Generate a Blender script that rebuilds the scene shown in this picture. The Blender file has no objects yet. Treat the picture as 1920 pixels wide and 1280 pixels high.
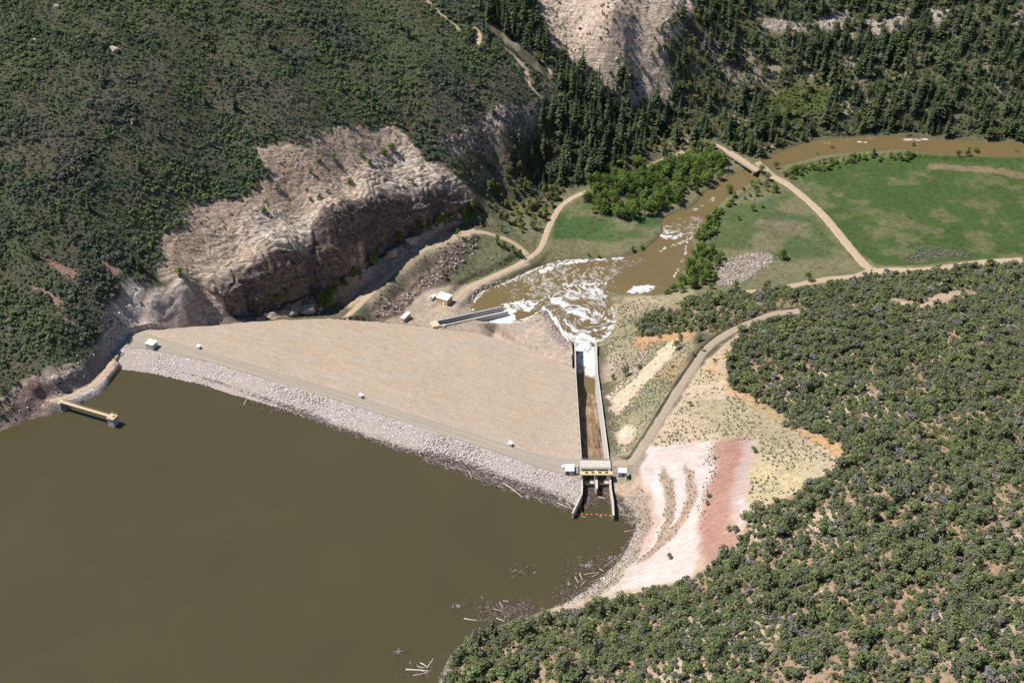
import bpy, bmesh, math, random
import numpy as np
from mathutils import Vector, Matrix

# ------------------------------------------------------------------ camera, sky, sun
SC = bpy.context.scene
H = 440.0                                   # camera height above the reservoir level (metres)
PITCH = math.radians(38.0)
FOC = 2637.0                                # focal length in photo pixels (photo 1920 x 1280)
cd = bpy.data.cameras.new('camera'); cam = bpy.data.objects.new('camera', cd)
SC.collection.objects.link(cam); SC.camera = cam
cam.location = (0, 0, H); cam.rotation_euler = (math.pi/2 - PITCH, 0, 0)
cd.sensor_width = 36.0; cd.lens = 36.0*FOC/1920.0
cd.clip_start = 1.0; cd.clip_end = 20000.0
SUN_EL = math.radians(60.0)
SHADOW = np.array([1.0, -0.10]); SHADOW /= np.linalg.norm(SHADOW)      # direction shadows fall on level ground
world = bpy.data.worlds.new('World'); SC.world = world; world.use_nodes = True
wn = world.node_tree.nodes; wl = world.node_tree.links
sky = wn.new('ShaderNodeTexSky'); sky.sky_type = 'NISHITA'; sky.sun_disc = False
sky.sun_elevation = SUN_EL
sky.sun_rotation = math.atan2(-SHADOW[0], -SHADOW[1])
sky.altitude = 2000.0; sky.ozone_density = 3.5; sky.dust_density = 0.3
wl.new(sky.outputs[0], wn['Background'].inputs[0]); wn['Background'].inputs[1].default_value = 0.078
sd = bpy.data.lights.new('sun', 'SUN'); so = bpy.data.objects.new('sun', sd); SC.collection.objects.link(so)
sd.energy = 4.5; sd.angle = math.radians(0.53); sd.color = (1.0, 0.965, 0.92)
sdir = Vector((SHADOW[0]*math.cos(SUN_EL), SHADOW[1]*math.cos(SUN_EL), -math.sin(SUN_EL)))
so.rotation_euler = sdir.to_track_quat('-Z', 'Y').to_euler()
SC.view_settings.view_transform = 'Standard'; SC.view_settings.look = 'None'
SC.view_settings.exposure = 0.75; SC.view_settings.gamma = 1.0
SC.view_settings.use_curve_mapping = False
SC.cycles.max_bounces = 5; SC.cycles.diffuse_bounces = 2; SC.cycles.glossy_bounces = 2
SC.cycles.transmission_bounces = 2; SC.cycles.transparent_max_bounces = 4
SC.cycles.use_adaptive_sampling = True

rng = np.random.default_rng(7)
random.seed(7)

# ------------------------------------------------------------------ survey helpers
CP, SP = math.cos(PITCH), math.sin(PITCH)
def ray(q):
    q = np.atleast_2d(np.asarray(q, float))
    u = (q[:, 0]-960)/FOC; v = (640-q[:, 1])/FOC
    return np.stack([u, CP+v*SP, -SP+v*CP], 1)
def at(px, py, z):                          # sight line to a photo point, cut at height z
    d = ray((px, py))[0]; t = (z-H)/d[2]
    return np.array([d[0]*t, d[1]*t, z])
def project(P):
    P = np.asarray(P, float); z = P[..., 2]-H
    dep = P[..., 1]*CP - z*SP; up = P[..., 1]*SP + z*CP
    return 960+FOC*P[..., 0]/dep, 640-FOC*up/dep
def hash2(ix, iy, seed):
    n = (ix.astype(np.int64)*374761393 + iy.astype(np.int64)*668265263 + seed*1274126177) & 0x7fffffff
    n = ((n ^ (n >> 13))*1103515245) & 0x7fffffff
    n = ((n ^ (n >> 16))*69069 + 12345) & 0x7fffffff
    return n/float(0x7fffffff)
def vnoise(x, y, seed=0):
    ix = np.floor(x); iy = np.floor(y); fx = x-ix; fy = y-iy
    fx = fx*fx*fx*(fx*(fx*6-15)+10); fy = fy*fy*fy*(fy*(fy*6-15)+10)
    a = hash2(ix, iy, seed); b = hash2(ix+1, iy, seed); c = hash2(ix, iy+1, seed); d = hash2(ix+1, iy+1, seed)
    return (a+(b-a)*fx)*(1-fy) + (c+(d-c)*fx)*fy
def fbm(x, y, scale, octv=4, seed=0, gain=0.5):
    s = 0; a = 1.0; t = 0; f = 1.0/scale
    for k in range(octv):
        s = s + a*vnoise(x*f+17.3*k, y*f-9.1*k, seed+k); t += a; a *= gain; f *= 2.03
    return s/t
def ridged(x, y, scale, octv=4, seed=0):
    s = 0; a = 1.0; t = 0; f = 1.0/scale
    for k in range(octv):
        s = s + a*(1-np.abs(2*vnoise(x*f+7.3*k, y*f-3.1*k, seed+k)-1)); t += a; a *= 0.5; f *= 2.1
    return s/t
def sstep(a, b, x):
    t = np.clip((x-a)/(b-a), 0, 1); return t*t*(3-2*t)
def dense(line, step):
    line = np.asarray(line, float); out = [line[:1]]
    for a, b in zip(line[:-1], line[1:]):
        n = max(1, int(np.ceil(np.linalg.norm((b-a)[:2])/step)))
        out.append(a + (b-a)*(np.arange(1, n+1)/n)[:, None])
    return np.concatenate(out)
def smooth_line(line, step):
    """Catmull-Rom through the points, resampled."""
    P = np.asarray(line, float); P = np.concatenate([[2*P[0]-P[1]], P, [2*P[-1]-P[-2]]]); out = []
    for i in range(1, len(P)-2):
        p0, p1, p2, p3 = P[i-1:i+3]; n = max(2, int(np.linalg.norm((p2-p1)[:2])/step))
        t = (np.arange(n)/n)[:, None]
        out.append(0.5*((2*p1)+(-p0+p2)*t+(2*p0-5*p1+4*p2-p3)*t*t+(-p0+3*p1-3*p2+p3)*t**3))
    out.append(P[-2:-1]); return np.concatenate(out)
def sdf(poly, X, Y, pad=12.0):
    """signed distance to a closed polygon (positive inside); -99 beyond pad."""
    poly = np.asarray(poly, float)[:, :2]
    shp = X.shape; x = X.ravel(); y = Y.ravel(); res = np.full(x.shape, -max(99.0, pad))
    m = (x > poly[:, 0].min()-pad) & (x < poly[:, 0].max()+pad) & (y > poly[:, 1].min()-pad) & (y < poly[:, 1].max()+pad)
    idx = np.nonzero(m)[0]
    for c in range(0, len(idx), 200000):
        i = idx[c:c+200000]; px = x[i]; py = y[i]; d2 = np.full(len(i), 1e12); ins = np.zeros(len(i), bool)
        for a, b in zip(poly, np.roll(poly, -1, 0)):
            e = b-a; wx = px-a[0]; wy = py-a[1]
            t = np.clip((wx*e[0]+wy*e[1])/max(e@e, 1e-9), 0, 1)
            d2 = np.minimum(d2, (wx-e[0]*t)**2+(wy-e[1]*t)**2)
            if a[1] != b[1]:
                ins ^= ((a[1] > py) != (b[1] > py)) & (px < e[0]*(py-a[1])/e[1]+a[0])
        d = np.sqrt(d2); res[i] = np.where(ins, d, -d)
    return np.maximum(res, -max(99.0, pad)).reshape(shp)
def ldist(line, X, Y, pad=15.0):
    """distance to a polyline and the z of its nearest point; 99 beyond pad."""
    line = np.asarray(line, float); shp = X.shape; x = X.ravel(); y = Y.ravel()
    D = np.full(x.shape, 99.0); Z = np.zeros(x.shape)
    m = (x > line[:, 0].min()-pad) & (x < line[:, 0].max()+pad) & (y > line[:, 1].min()-pad) & (y < line[:, 1].max()+pad)
    i = np.nonzero(m)[0]; px = x[i]; py = y[i]; d2 = np.full(len(i), 1e12); zz = np.zeros(len(i))
    for a, b in zip(line[:-1], line[1:]):
        e = b-a; l2 = max(e[0]**2+e[1]**2, 1e-9)
        t = np.clip(((px-a[0])*e[0]+(py-a[1])*e[1])/l2, 0, 1)
        dd = (px-a[0]-e[0]*t)**2+(py-a[1]-e[1]*t)**2; k = dd < d2
        d2 = np.where(k, dd, d2)
        if line.shape[1] > 2: zz = np.where(k, a[2]+e[2]*t, zz)
    D[i] = np.sqrt(d2); Z[i] = zz
    return D.reshape(shp), Z.reshape(shp)

# ------------------------------------------------------------------ the lie of the land
# surveyed spot heights: photo point and height above the reservoir
L = []                                       # polylines of (px, py, z)
P0 = [  # left hill
 (0,600,30),(0,400,60),(0,200,88),(0,0,112),(150,500,37),(150,300,66),(150,100,93),(100,640,22),
 (300,450,28),(300,300,52),(300,150,77),(300,0,100),(200,590,21),(230,520,27),(60,680,17),
 (400,500,10),(400,450,18),(400,380,28),(400,250,50),(400,100,75),(450,480,9),
 (500,430,14),(500,380,22),(500,300,38),(500,150,62),(500,0,84),(560,420,9),
 (650,380,9),(650,330,16),(650,240,32),(650,100,54),(650,0,70),(590,270,35),
 (740,330,3),(800,320,1),(770,260,14),(800,200,26),(800,100,44),(800,0,60),(850,340,-6),
 (870,280,2),(900,230,9),(900,150,24),(900,100,34),(960,220,6),(1000,200,4),(1030,170,6),(850,0,56),
 (950,255,0),(905,300,-8),(960,285,-11),(895,360,-22),
 # ravine
 (920,0,48),(1000,60,26),(1070,150,5),(1120,230,-15),(1160,300,-32),(1130,370,-40),(1000,330,-32),(1010,280,-22),(1050,260,-17),
 (960,385,-38),(930,345,-30),(940,430,-36),(1000,420,-41),
 # far right hill and rock face
 (1080,60,18),(1150,20,36),(1150,100,10),(1200,60,18),(1120,60,22),(1110,130,0),(1150,200,-22),(1250,0,33),(1250,100,4),(1250,200,-29),(1220,260,-41),
 (1340,0,22),(1340,120,-8),(1350,220,-37),(1500,0,14),(1500,150,-23),(1500,240,-42),
 (1650,0,12),(1650,140,-22),(1650,235,-42),(1800,0,15),(1800,150,-21),(1800,235,-42),(1920,0,18),(1920,140,-18),(1920,240,-42),
 # valley floor
 (1100,400,-42.5),(1200,430,-44),(1050,470,-43),(1150,470,-44.5),(1200,350,-43),(1290,340,-44.5),(1260,290,-43),(1300,290,-44),(1370,280,-45),
 (1450,420,-44),(1350,450,-45),(1600,480,-42),(1640,505,-40),(1900,480,-38),(1700,380,-44),(1900,320,-46),(1500,330,-46),(1800,440,-42),(1920,400,-42),
 (1480,500,-42),(1400,490,-43.5),(1350,530,-42),(1420,545,-37),(1530,525,-39),(1300,470,-45),
 # right of the stilling pool
 (1195,560,-44.5),(1190,620,-40),(1160,680,-36),(1150,600,-45),(1260,570,-40),(1240,640,-28),(1200,740,-17),(1180,700,-30),(1140,660,-40),(1150,770,-22),(1150,830,-10),(1190,820,-6),(1250,720,-9),
 (1290,620,-24),(1350,600,-21),(1400,570,-23),(1500,550,-29),(1600,540,-33),(1300,560,-37),
 # right hill
 (1330,720,1),(1380,680,3),(1480,640,1),(1600,620,1),(1700,560,-12),(1800,530,-24),(1900,510,-32),(1900,580,-8),(1900,640,10),(1750,640,6),
 (1400,790,14),(1500,760,18),(1600,760,24),(1750,780,36),(1900,800,47),(1900,1000,80),(1900,1270,104),
 (1600,1000,55),(1600,1270,78),(1750,1130,80),
 (1270,830,7),(1330,830,11),(1300,900,18),(1240,900,8),(1260,960,11),(1300,1040,20),(1400,900,28),(1500,900,36),(1400,1000,36),(1500,1000,46),(1270,1090,18),
 (1220,1000,7),(1220,1060,8),(1150,1120,6),(1050,1190,10),(950,1220,9),(1000,1270,18),(1100,1270,32),(1300,1270,52),(1300,1150,36),(1450,1120,50),(1180,1190,24),(880,1270,8),
 # under the dam and toe pad
 (830,575,-40.5),(780,590,-40),(870,600,-41.5),(950,625,-43.5),(1030,645,-43),(1065,680,-40.5),(900,560,-42),
 (740,560,-34.5),(700,580,-33),(800,500,-34.5),(850,500,-38),(880,470,-36),(930,480,-39.5),(940,520,-43),(930,420,-34),(960,470,-41),(760,545,-35),
 (500,660,-30),(700,720,-35),(900,760,-40),(600,690,-34),(800,660,-44),
 # reservoir bed
 (100,1000,-10),(400,1000,-14),(700,1000,-12),(250,800,-8),(500,850,-10),(900,1000,-9),(600,1250,-12),(100,1270,-14),(1000,1080,-6),(750,1200,-8),
]
L += [
 # main cliff: brow and foot
 [(400,545,6),(440,512,6),(475,508,5),(535,485,5),(577,462,4),(630,455,4),(677,425,2),(720,395,0),(770,378,-4),(830,372,-10),(885,368,-19)],
 [(445,604,-14.5),(470,601,-17),(520,586,-21),(575,563,-23),(640,541,-25),(690,507,-23.5),(735,471,-24.5),(790,441,-25.5),(840,420,-27),(890,402,-29)],
 # bench track below the cliff
 [(650,592,-29.5),(700,545,-27),(760,490,-27.5),(830,450,-28.5),(880,432,-30),(940,448,-35),(985,482,-41)],
 # dome at the left abutment, and the cleft beside it
 [(275,615,7),(290,560,14),(320,532,17),(352,535,16)],[(352,560,10),(362,588,0)],[(385,560,2),(392,588,-5)],
 # notch road along the shore and the cut above it
 [(245,640,5),(225,655,4.2),(203,690,2.6),(184,713,2.3),(165,729,2.3),(130,745,3.2),(92,755,3.2),(40,778,2.5)],
 [(233,616,9),(203,655,8),(182,683,7.5),(167,699,7.2),(140,719,7.2),(80,745,6.6),(30,771,5)],[(150,675,12),(120,698,11.5),(70,725,10.5),(20,752,10)],
 # short cliff at the ravine mouth
 [(930,320,-19),(970,300,-17),(976,322,-25)],[(925,350,-27),(962,354,-31),(988,342,-30.5)],
 # road from the crest down to the valley
 [(1160,868,5),(1195,850,4.5),(1230,800,3),(1300,690,-4),(1345,640,-9),(1400,608,-13),(1490,585,-17)],
]
WPTS = [(-520,480,120),(-520,800,175),(-450,1150,230),(-150,1150,170),(60,1150,110),(300,1200,90),(600,1250,110),(900,1100,110),(620,960,20),(500,800,-45),(700,800,-44),
 (450,690,-36),(700,650,-10),(600,450,60),(600,200,130),(300,120,130),(120,120,70),(-150,200,-18),(-400,330,-12),(0,250,-14),(-600,200,60),(900,500,90),(1300,1300,180),(-900,900,260),(1500,500,150),(-100,1600,260),(700,1700,240),(0,-200,-18),(400,-200,160),(-700,-200,60)]
def along_px(line): return dense([at(*q) for q in line], 7.0)
SHORE = [(-60,828),(0,808),(60,786),(95,775),(118,768),(150,752),(182,737),(205,715),(210,700),(232,680),(300,684),(430,722),(560,772),(700,822),(850,868),(960,905),(1078,944),(1150,938),(1165,950),(1183,962),(1193,978),(1190,1000),(1165,1045),(1115,1095),(1060,1130),(1000,1150),(930,1172),(880,1195),(845,1225),(820,1282),(790,1350)]
# ------------------------------------------------------------------ the dam as a surface
CREST_Z = 5.0
CR_DS = [(236,628),(269,624),(373,652),(640,733),(677,744),(957,834),(1000,848),(1045,857),(1090,861)]
CR_US = [(1090,897),(1055,889),(1000,872),(929,846),(640,752),(400,680),(309,660),(262,652),(232,650)]
CREST_POLY = np.array([at(x, y, CREST_Z) for x, y in CR_DS+CR_US])
AXA = at(262, 625, 5)[:2]; AXB = at(1092, 887, 5)[:2]
AXT = (AXB-AXA)/np.linalg.norm(AXB-AXA); AXN = np.array([-AXT[1], AXT[0]])
def dam_z(x, y):
    """crest level, then 1 in 2.5 down the valley side and 1 in 2.2 down to the lake"""
    x = np.asarray(x, float); y = np.asarray(y, float)
    d = np.maximum(0, -sdf(CREST_POLY, x, y, 220.0))
    side = (x-AXA[0])*AXN[0]+(y-AXA[1])*AXN[1]
    return CREST_Z - d/np.where(side > 0, 2.5, 2.2)
def at_dam(px, py):
    z = -10.0
    for _ in range(25):
        p = at(px, py, z); z = 0.5*z+0.5*float(dam_z(p[0:1], p[1:2])[0])
    return p
DAM_PX = [(236,640),(240,628),(270,618),(300,617),(350,613),(430,607),(520,601),(600,598),(650,600),(740,606),(815,614),(870,614),(930,622),(965,642),(1005,662),(1040,678),(1080,692),(1083,740),(1086,800),(1090,862),(1091,897)]
DAM_POLY = np.array([at_dam(*q) for q in DAM_PX] + [at(1091, 960, -5.0), at(1040, 960, -5.0), at(700, 855, -5.0), at(420, 760, -5.0), at(300, 720, -5.0), at(244, 712, -5.0), at(222, 690, -2.0)])

SHORE_W = np.array([at(x, y, 0) for x, y in SHORE])
ctrl = [at(*q) for q in P0] + [p for l in L for p in along_px(l)]
ctrl += list(dense(np.array([at_dam(*q) for q in DAM_PX[2:11]])+np.array([0, 0.8, 0.4]), 6.0))
sh = dense(SHORE_W, 7.0)
keep = ~((sh[:, 0] > -180) & (sh[:, 0] < 45) & (sh[:, 1] > 440))           # the dam itself closes the lake there
tn = np.gradient(sh[:, :2], axis=0); tn /= np.linalg.norm(tn, axis=1)[:, None]; nl = np.stack([-tn[:, 1], tn[:, 0]], 1)   # landward normal
ctrl += list(sh[keep]) + list(np.c_[sh[keep][:, :2]-nl[keep]*9, np.full(keep.sum(), -5.0)])
ctrl += [np.array(w, float) for w in WPTS]
# river and stilling pool outline (water level WL)
WLV = -46.0
RIVER_N = [(938,607),(914,603),(892,594),(880,570),(893,548),(925,533),(960,520),(985,507),(1018,497),(1048,488),(1100,485),(1160,482),(1205,468),(1228,452),(1243,432),(1240,415),(1262,400),(1300,385),(1320,362),(1345,345),(1372,328),(1398,318),(1425,302),(1460,286),(1510,268),(1560,260),(1640,256),(1740,259),(1830,264),(1960,270)]
RIVER_S = [(1960,297),(1880,295),(1800,292),(1740,288),(1700,282),(1640,284),(1560,290),(1500,303),(1455,318),(1425,335),(1375,362),(1340,395),(1318,420),(1300,445),(1302,470),(1285,500),(1270,530),(1240,552),(1190,552),(1148,548),(1143,560),(1150,580),(1155,600),(1148,622),(1128,640),(1117,642),(1078,642),(1062,640),(1045,622),(1033,600),(1025,583),(1012,585),(990,598),(965,607)]
def water_z(x, y):
    return WLV - 1.1*sstep(752, 772, y+0.25*x-20) - 1.2*sstep(790, 900, y)
def at_river(q):
    z = WLV
    for _ in range(4):
        p = at(q[0], q[1], z); z = float(water_z(p[0], p[1]))
    return p
RIV_W = smooth_line([at_river(q) for q in RIVER_N], 3.0); RIV_S = smooth_line([at_river(q) for q in RIVER_S], 3.0)
RIVER_W = np.concatenate([RIV_W, RIV_S])
ctrl = np.array(ctrl)

xs = np.unique(np.round(np.concatenate([-260-np.cumsum(1.0*1.06**np.arange(60))[::-1], np.arange(-260, -200, 1.0), np.arange(-200, 62, 0.7), np.arange(62, 370, 1.0), 370+np.cumsum(1.0*1.06**np.arange(70))]), 3))
ys = np.unique(np.round(np.concatenate([255-np.cumsum(1.0*1.07**np.arange(55))[::-1], np.arange(255, 540, 1.0), np.arange(540, 725, 0.7), np.arange(725, 990, 1.1), 990+np.cumsum(1.1*1.06**np.arange(70))]), 3))
X, Y = np.meshgrid(xs, ys)
def rbf_fit(c, eps=4.0, lam=0.012):
    d = np.hypot(c[:, None, 0]-c[None, :, 0], c[:, None, 1]-c[None, :, 1]); n = len(c); s = 100.0
    A = np.zeros((n+3, n+3)); A[:n, :n] = -np.sqrt(d*d+eps*eps)/s + lam*np.eye(n)
    A[:n, n] = 1; A[:n, n+1] = c[:, 0]/s; A[:n, n+2] = c[:, 1]/s; A[n:, :n] = A[:n, n:].T
    return np.linalg.solve(A, np.r_[c[:, 2], 0, 0, 0])
def rbf_eval(c, w, x, y, eps=4.0):
    s = 100.0; out = np.empty(x.size, np.float32); xf = x.ravel().astype(np.float32); yf = y.ravel().astype(np.float32)
    cx = c[:, 0].astype(np.float32); cy = c[:, 1].astype(np.float32); ww = w.astype(np.float32)
    for i in range(0, x.size, 20000):
        a = xf[i:i+20000, None]-cx; b = yf[i:i+20000, None]-cy
        out[i:i+20000] = -(np.sqrt(a*a+b*b+eps*eps)/s) @ ww[:len(c)] + ww[-3] + ww[-2]*xf[i:i+20000]/s + ww[-1]*yf[i:i+20000]/s
    return out.reshape(x.shape).astype(float)
u_, idx_ = np.unique(np.round(ctrl[:, :2]/1.5), axis=0, return_index=True); ctrl = ctrl[idx_]
W_ = rbf_fit(ctrl); Z = rbf_eval(ctrl, W_, X, Y)
Z = np.clip(Z, -60, 400)
def bil(F, x, y):
    i = np.clip(np.searchsorted(xs, x)-1, 0, len(xs)-2); j = np.clip(np.searchsorted(ys, y)-1, 0, len(ys)-2)
    tx = np.clip((x-xs[i])/(xs[i+1]-xs[i]), 0, 1); ty = np.clip((y-ys[j])/(ys[j+1]-ys[j]), 0, 1)
    return (F[j, i]*(1-tx)+F[j, i+1]*tx)*(1-ty) + (F[j+1, i]*(1-tx)+F[j+1, i+1]*tx)*ty

# ------------------------------------------------------------------ carve water, dam, spillway and roads into the land
LAKE = np.concatenate([SHORE_W, [at(820, 1400, 0), [-60, 60, 0], [-700, 60, 0], [-700, 500, 0]]])
sl = sdf(LAKE, X, Y, 30.0); sdam = sdf(DAM_POLY, X, Y, 12.0); sr = sdf(RIVER_W, X, Y, 14.0)
SPX0, SPX1 = 29.5, 48.5
wob = fbm(X, Y, 9, 3, 5)*3-1.5
Z = np.where(sl > 0, np.minimum(Z, -0.3*sl), Z)
sho = (sl <= 0) & (sl > -14) & (sdam < -1)
Z = np.where(sho, np.maximum(Z, 0.05+0.28*(-sl)), Z)
WZ = water_z(X, Y)
Z = np.where(sr > 0, np.minimum(Z, WZ-0.1-np.minimum(2.5, 0.45*sr)), Z)
Z = np.where((sr <= 0) & (sr > -6), np.maximum(Z, WZ+np.minimum(1.4, 0.4*(-sr))), Z)
Z = np.where((sr <= 0) & (sr > -13.5), np.minimum(Z, WZ+0.4+0.38*(-sr)+np.maximum(0, -sr-9)*0.9), Z)
# the shaded cliff: a near-vertical face with buttresses between its brow and its foot
BROW = np.array([at(*q) for q in L[0]]); FOOT = np.array([at(*q) for q in L[1]])
s_band0 = sdf(np.concatenate([BROW, FOOT[::-1]]), X, Y, 8.0); db, zb = ldist(BROW, X, Y, 40.0); df, zf = ldist(FOOT, X, Y, 40.0)
fs = df/(db+df+1e-6); fs = fs + 0.50*(ridged(X*0.8+Y*0.6, Y*0.25, 9.5, 3, 401)-0.6) + 0.12*(fbm(X, Y, 3.0, 2, 403)-0.5)
fs = fs+0.75*(fbm(X, Y, 17, 2, 407)-0.5)
tier = sstep(0.44, 0.58, fbm(X, Y, 15, 3, 409))
prof2 = 0.04*sstep(0, 0.3, fs)+0.46*sstep(0.24, 0.36, fs)+0.06*sstep(0.36, 0.6, fs)+0.32*sstep(0.60, 0.72, fs)+0.12*sstep(0.7, 1.1, fs)
prof = np.where(fs < 0.42, 0.06*sstep(0, 0.42, fs), 0.06+0.80*sstep(0.42, 0.56, fs)) + 0.14*sstep(0.58, 1.1, fs)
prof = prof*(1-tier)+prof2*tier
CLIFFM = sstep(-0.8, 1.2, s_band0); Z = Z*(1-CLIFFM) + (zf+(zb-zf)*prof)*CLIFFM
# rough ground: amplitudes set further down by what the ground is
Zs = Z.copy()
def cast(q, F=None, t0=350.0, t1=1700.0):
    """walk the sight line of photo point(s) until it meets the land"""
    F = Z if F is None else F
    d = ray(q); d = d/np.linalg.norm(d, axis=1)[:, None]; n = len(d)
    lo = np.full(n, t0); hi = np.full(n, t1); hit = np.zeros(n, bool); t = np.full(n, t0)
    while t.min() < t1 and not hit.all():
        p = d*t[:, None]; below = (p[:, 2]+H) < bil(F, p[:, 0], p[:, 1])
        new = below & ~hit; hi = np.where(new, t, hi); lo = np.where(new, t-2.0, lo); hit |= below
        t = t+2.0
        if t.min() >= t1: break
    for _ in range(12):
        mid = 0.5*(lo+hi); p = d*mid[:, None]; b = (p[:, 2]+H) < bil(F, p[:, 0], p[:, 1])
        hi = np.where(b, mid, hi); lo = np.where(b, lo, mid)
    p = d*hi[:, None]; p[:, 2] += H
    return p
def ground(x, y):
    return float(bil(Z, np.array([x]), np.array([y]))[0])
def px_poly(pts, F=None): return cast(pts, Zs if F is None else F)

# roads: centre line as photo points, width in metres
ROADS = {
 'valley_road': dict(pts=[(1960,486),(1850,492),(1740,505),(1660,507),(1632,505),(1600,472),(1570,435),(1540,400),(1505,368),(1475,345),(1450,330),(1418,319)], w=7.0),
 'forest_road': dict(pts=[(1368,287),(1350,275),(1328,268)], w=4.5),
 'track_by_forest': dict(pts=[(1282,285),(1250,298),(1212,313)], w=5.0),
 'access_road': dict(pts=[(1150,869),(1180,866),(1200,848),(1230,800),(1270,735),(1300,690),(1325,655),(1360,628),(1400,608),(1450,590),(1500,583)], w=5.2),
 'toe_road': dict(pts=[(820,585),(850,565),(880,540),(920,520),(960,502),(995,484),(1015,462),(1030,425),(1050,390),(1075,370),(1100,360)], w=4.6),
 'bench_track': dict(pts=[(645,598),(668,578),(700,545),(730,515),(760,490),(800,465),(840,445),(880,433),(930,440),(965,458),(990,478)], w=4.2),
 'shore_track': dict(pts=[(243,638),(228,655),(205,688),(185,712),(165,728),(130,743),(92,752)], w=3.2),
 'ridge_track': dict(pts=[(970,78),(1000,100),(1025,125),(1035,140)], w=3.0),
 'upper_track': dict(pts=[(800,0),(830,28),(855,48),(868,66)], w=3.0),
 'bend_track': dict(pts=[(890,50),(900,68),(897,85)], w=3.4),
 'gully_track': dict(pts=[(930,78),(960,102),(985,130),(995,160),(1012,180)], w=2.6),
 'river_track': dict(pts=[(1632,508),(1600,518),(1560,523),(1500,533),(1450,543),(1400,548)], w=5.5),
 'clearing_track': dict(pts=[(1685,568),(1735,572),(1775,558),(1815,552)], w=6.0),
}
for k, r in ROADS.items():
    W = smooth_line(px_poly(r['pts']), 3.0)
    zz = W[:, 2].copy()
    for _ in range(12): zz[1:-1] = 0.25*zz[:-2]+0.5*zz[1:-1]+0.25*zz[2:]
    if k == 'access_road': zz = np.where(np.arange(len(zz)) < 8, CREST_Z, zz)
    if k == 'valley_road': zz[-6:] = np.linspace(zz[-7], -42.8, 6)
    W[:, 2] = zz; r['line'] = W
    D, zr = ldist(W, X, Y, 16.0)
    Z = np.where(D < 16, zr+(Z-zr)*sstep(r['w']/2+0.6, r['w']/2+(9.0 if k == 'bench_track' else 5.0), D), Z)

# spillway geometry, as functions of the distance y along it
def sp_left(y): return 31.4 + (y-470)*0.0245
def sp_right(y): return 43.9 + (y-470)*0.0175
def sp_top(y): return np.where(y < 470, 5.0, np.where(y < 584, 5.0-(y-470)*0.378, -38.1))
def sp_floor(y): return np.where(y < 470, -1.2, np.maximum(-51.0, np.where(y < 540, -1.2-(y-470)*0.392, -28.64-(y-540)*0.47)))
insp = (X > sp_left(Y)-0.9) & (X < sp_right(Y)+0.9) & (Y > 436) & (Y < 624)
side_l = (X <= sp_left(Y)-0.9) & (X > sp_left(Y)-12) & (Y > 470) & (Y < 612)
side_r = (X >= sp_right(Y)+0.9) & (X < sp_right(Y)+14) & (Y > 458) & (Y < 614)
tr = sstep(0.9, 13, X-sp_right(Y))
Z = np.where(side_r, np.minimum(Z, (sp_top(Y)-0.8)*(1-tr)+np.maximum(Z, sp_top(Y)-0.8)*tr+0*Z), Z)
Z = np.where(side_r & (Y < 600), np.maximum(Z, (sp_top(Y)-1.2)*(1-tr)+Z*tr), Z)
# left of the spillway beyond the dam toe
DZ = dam_z(X, Y)
Z = np.where(sdam > 0, DZ-0.5-np.minimum(2.0, 0.6*sdam), Z)
left_end = (X < -60) & (sdam <= 0) & (sdam > -5)
Z = np.where(left_end, np.maximum(Z, DZ-0.05*(-sdam)+0.15), Z)
Z = np.where(insp & (Y > 436), np.minimum(Z, sp_floor(Y)-1.2), Z)
Z = np.where((X > sp_left(Y)-1) & (X < sp_right(Y)+1) & (Y > 436) & (Y <= 470), -8.0, Z)

# outlet channel trench
OUT_A = cast((818, 609))[0]; print('OUT', OUT_A); OUT_B = at(949, 578, -43.2)
OUT_D = (OUT_B-OUT_A)[:2]; OUT_L = np.linalg.norm(OUT_D); OUT_D = OUT_D/OUT_L; OUT_N = np.array([-OUT_D[1], OUT_D[0]])
os_ = (X-OUT_A[0])*OUT_D[0]+(Y-OUT_A[1])*OUT_D[1]; oo_ = (X-OUT_A[0])*OUT_N[0]+(Y-OUT_A[1])*OUT_N[1]
Z = np.where((os_ > 0.5) & (os_ < OUT_L+2) & (np.abs(oo_) < 2.5), np.minimum(Z, -50.0), Z)
near_s = (os_ > 0) & (os_ < 0.85*OUT_L) & (oo_ < -3.0) & (oo_ > -16)
OUT_E = -43.3-(OUT_A[2]+0.35)                # how far the wall tops fall towards the pool
Z = np.where(near_s, np.maximum(Z, OUT_A[2]+0.2+OUT_E*os_/OUT_L-0.42*(-3.0-oo_)-6.0*sstep(0.5, 0.80, os_/OUT_L)), Z)

# ------------------------------------------------------------------ what the ground is: colours and roughness per zone
COL = np.zeros(X.shape+(3,)); COL[:] = (0.105, 0.095, 0.06)
ROCK = np.zeros(X.shape)                    # how rocky (drives relief and bump)
warpx = (fbm(X, Y, 7, 3, 31)-0.5); warpy = (fbm(X, Y, 7, 3, 47)-0.5)
ZONE = {}
def zone(name, pts, pad=14.0, warp=5.0):
    s = sdf(px_poly(pts), X+warpx*warp, Y+warpy*warp, pad); ZONE[name] = s; return s
def paint(pts, col, feather=2.0, rock=None, warp=5.0, amount=1.0, patch=None):
    s = zone('_', pts, max(14.0, feather*2), warp)
    m = sstep(-feather/2, feather/2, s)*amount
    if patch: m = m*sstep(patch[1], patch[2], fbm(X, Y, patch[0], 4, int(abs(pts[0][0]))+3))
    COL[:] = COL*(1-m[..., None]) + np.array(col)*m[..., None]
    if rock is not None: ROCK[:] = ROCK*(1-m)+rock*m
    return m
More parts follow.
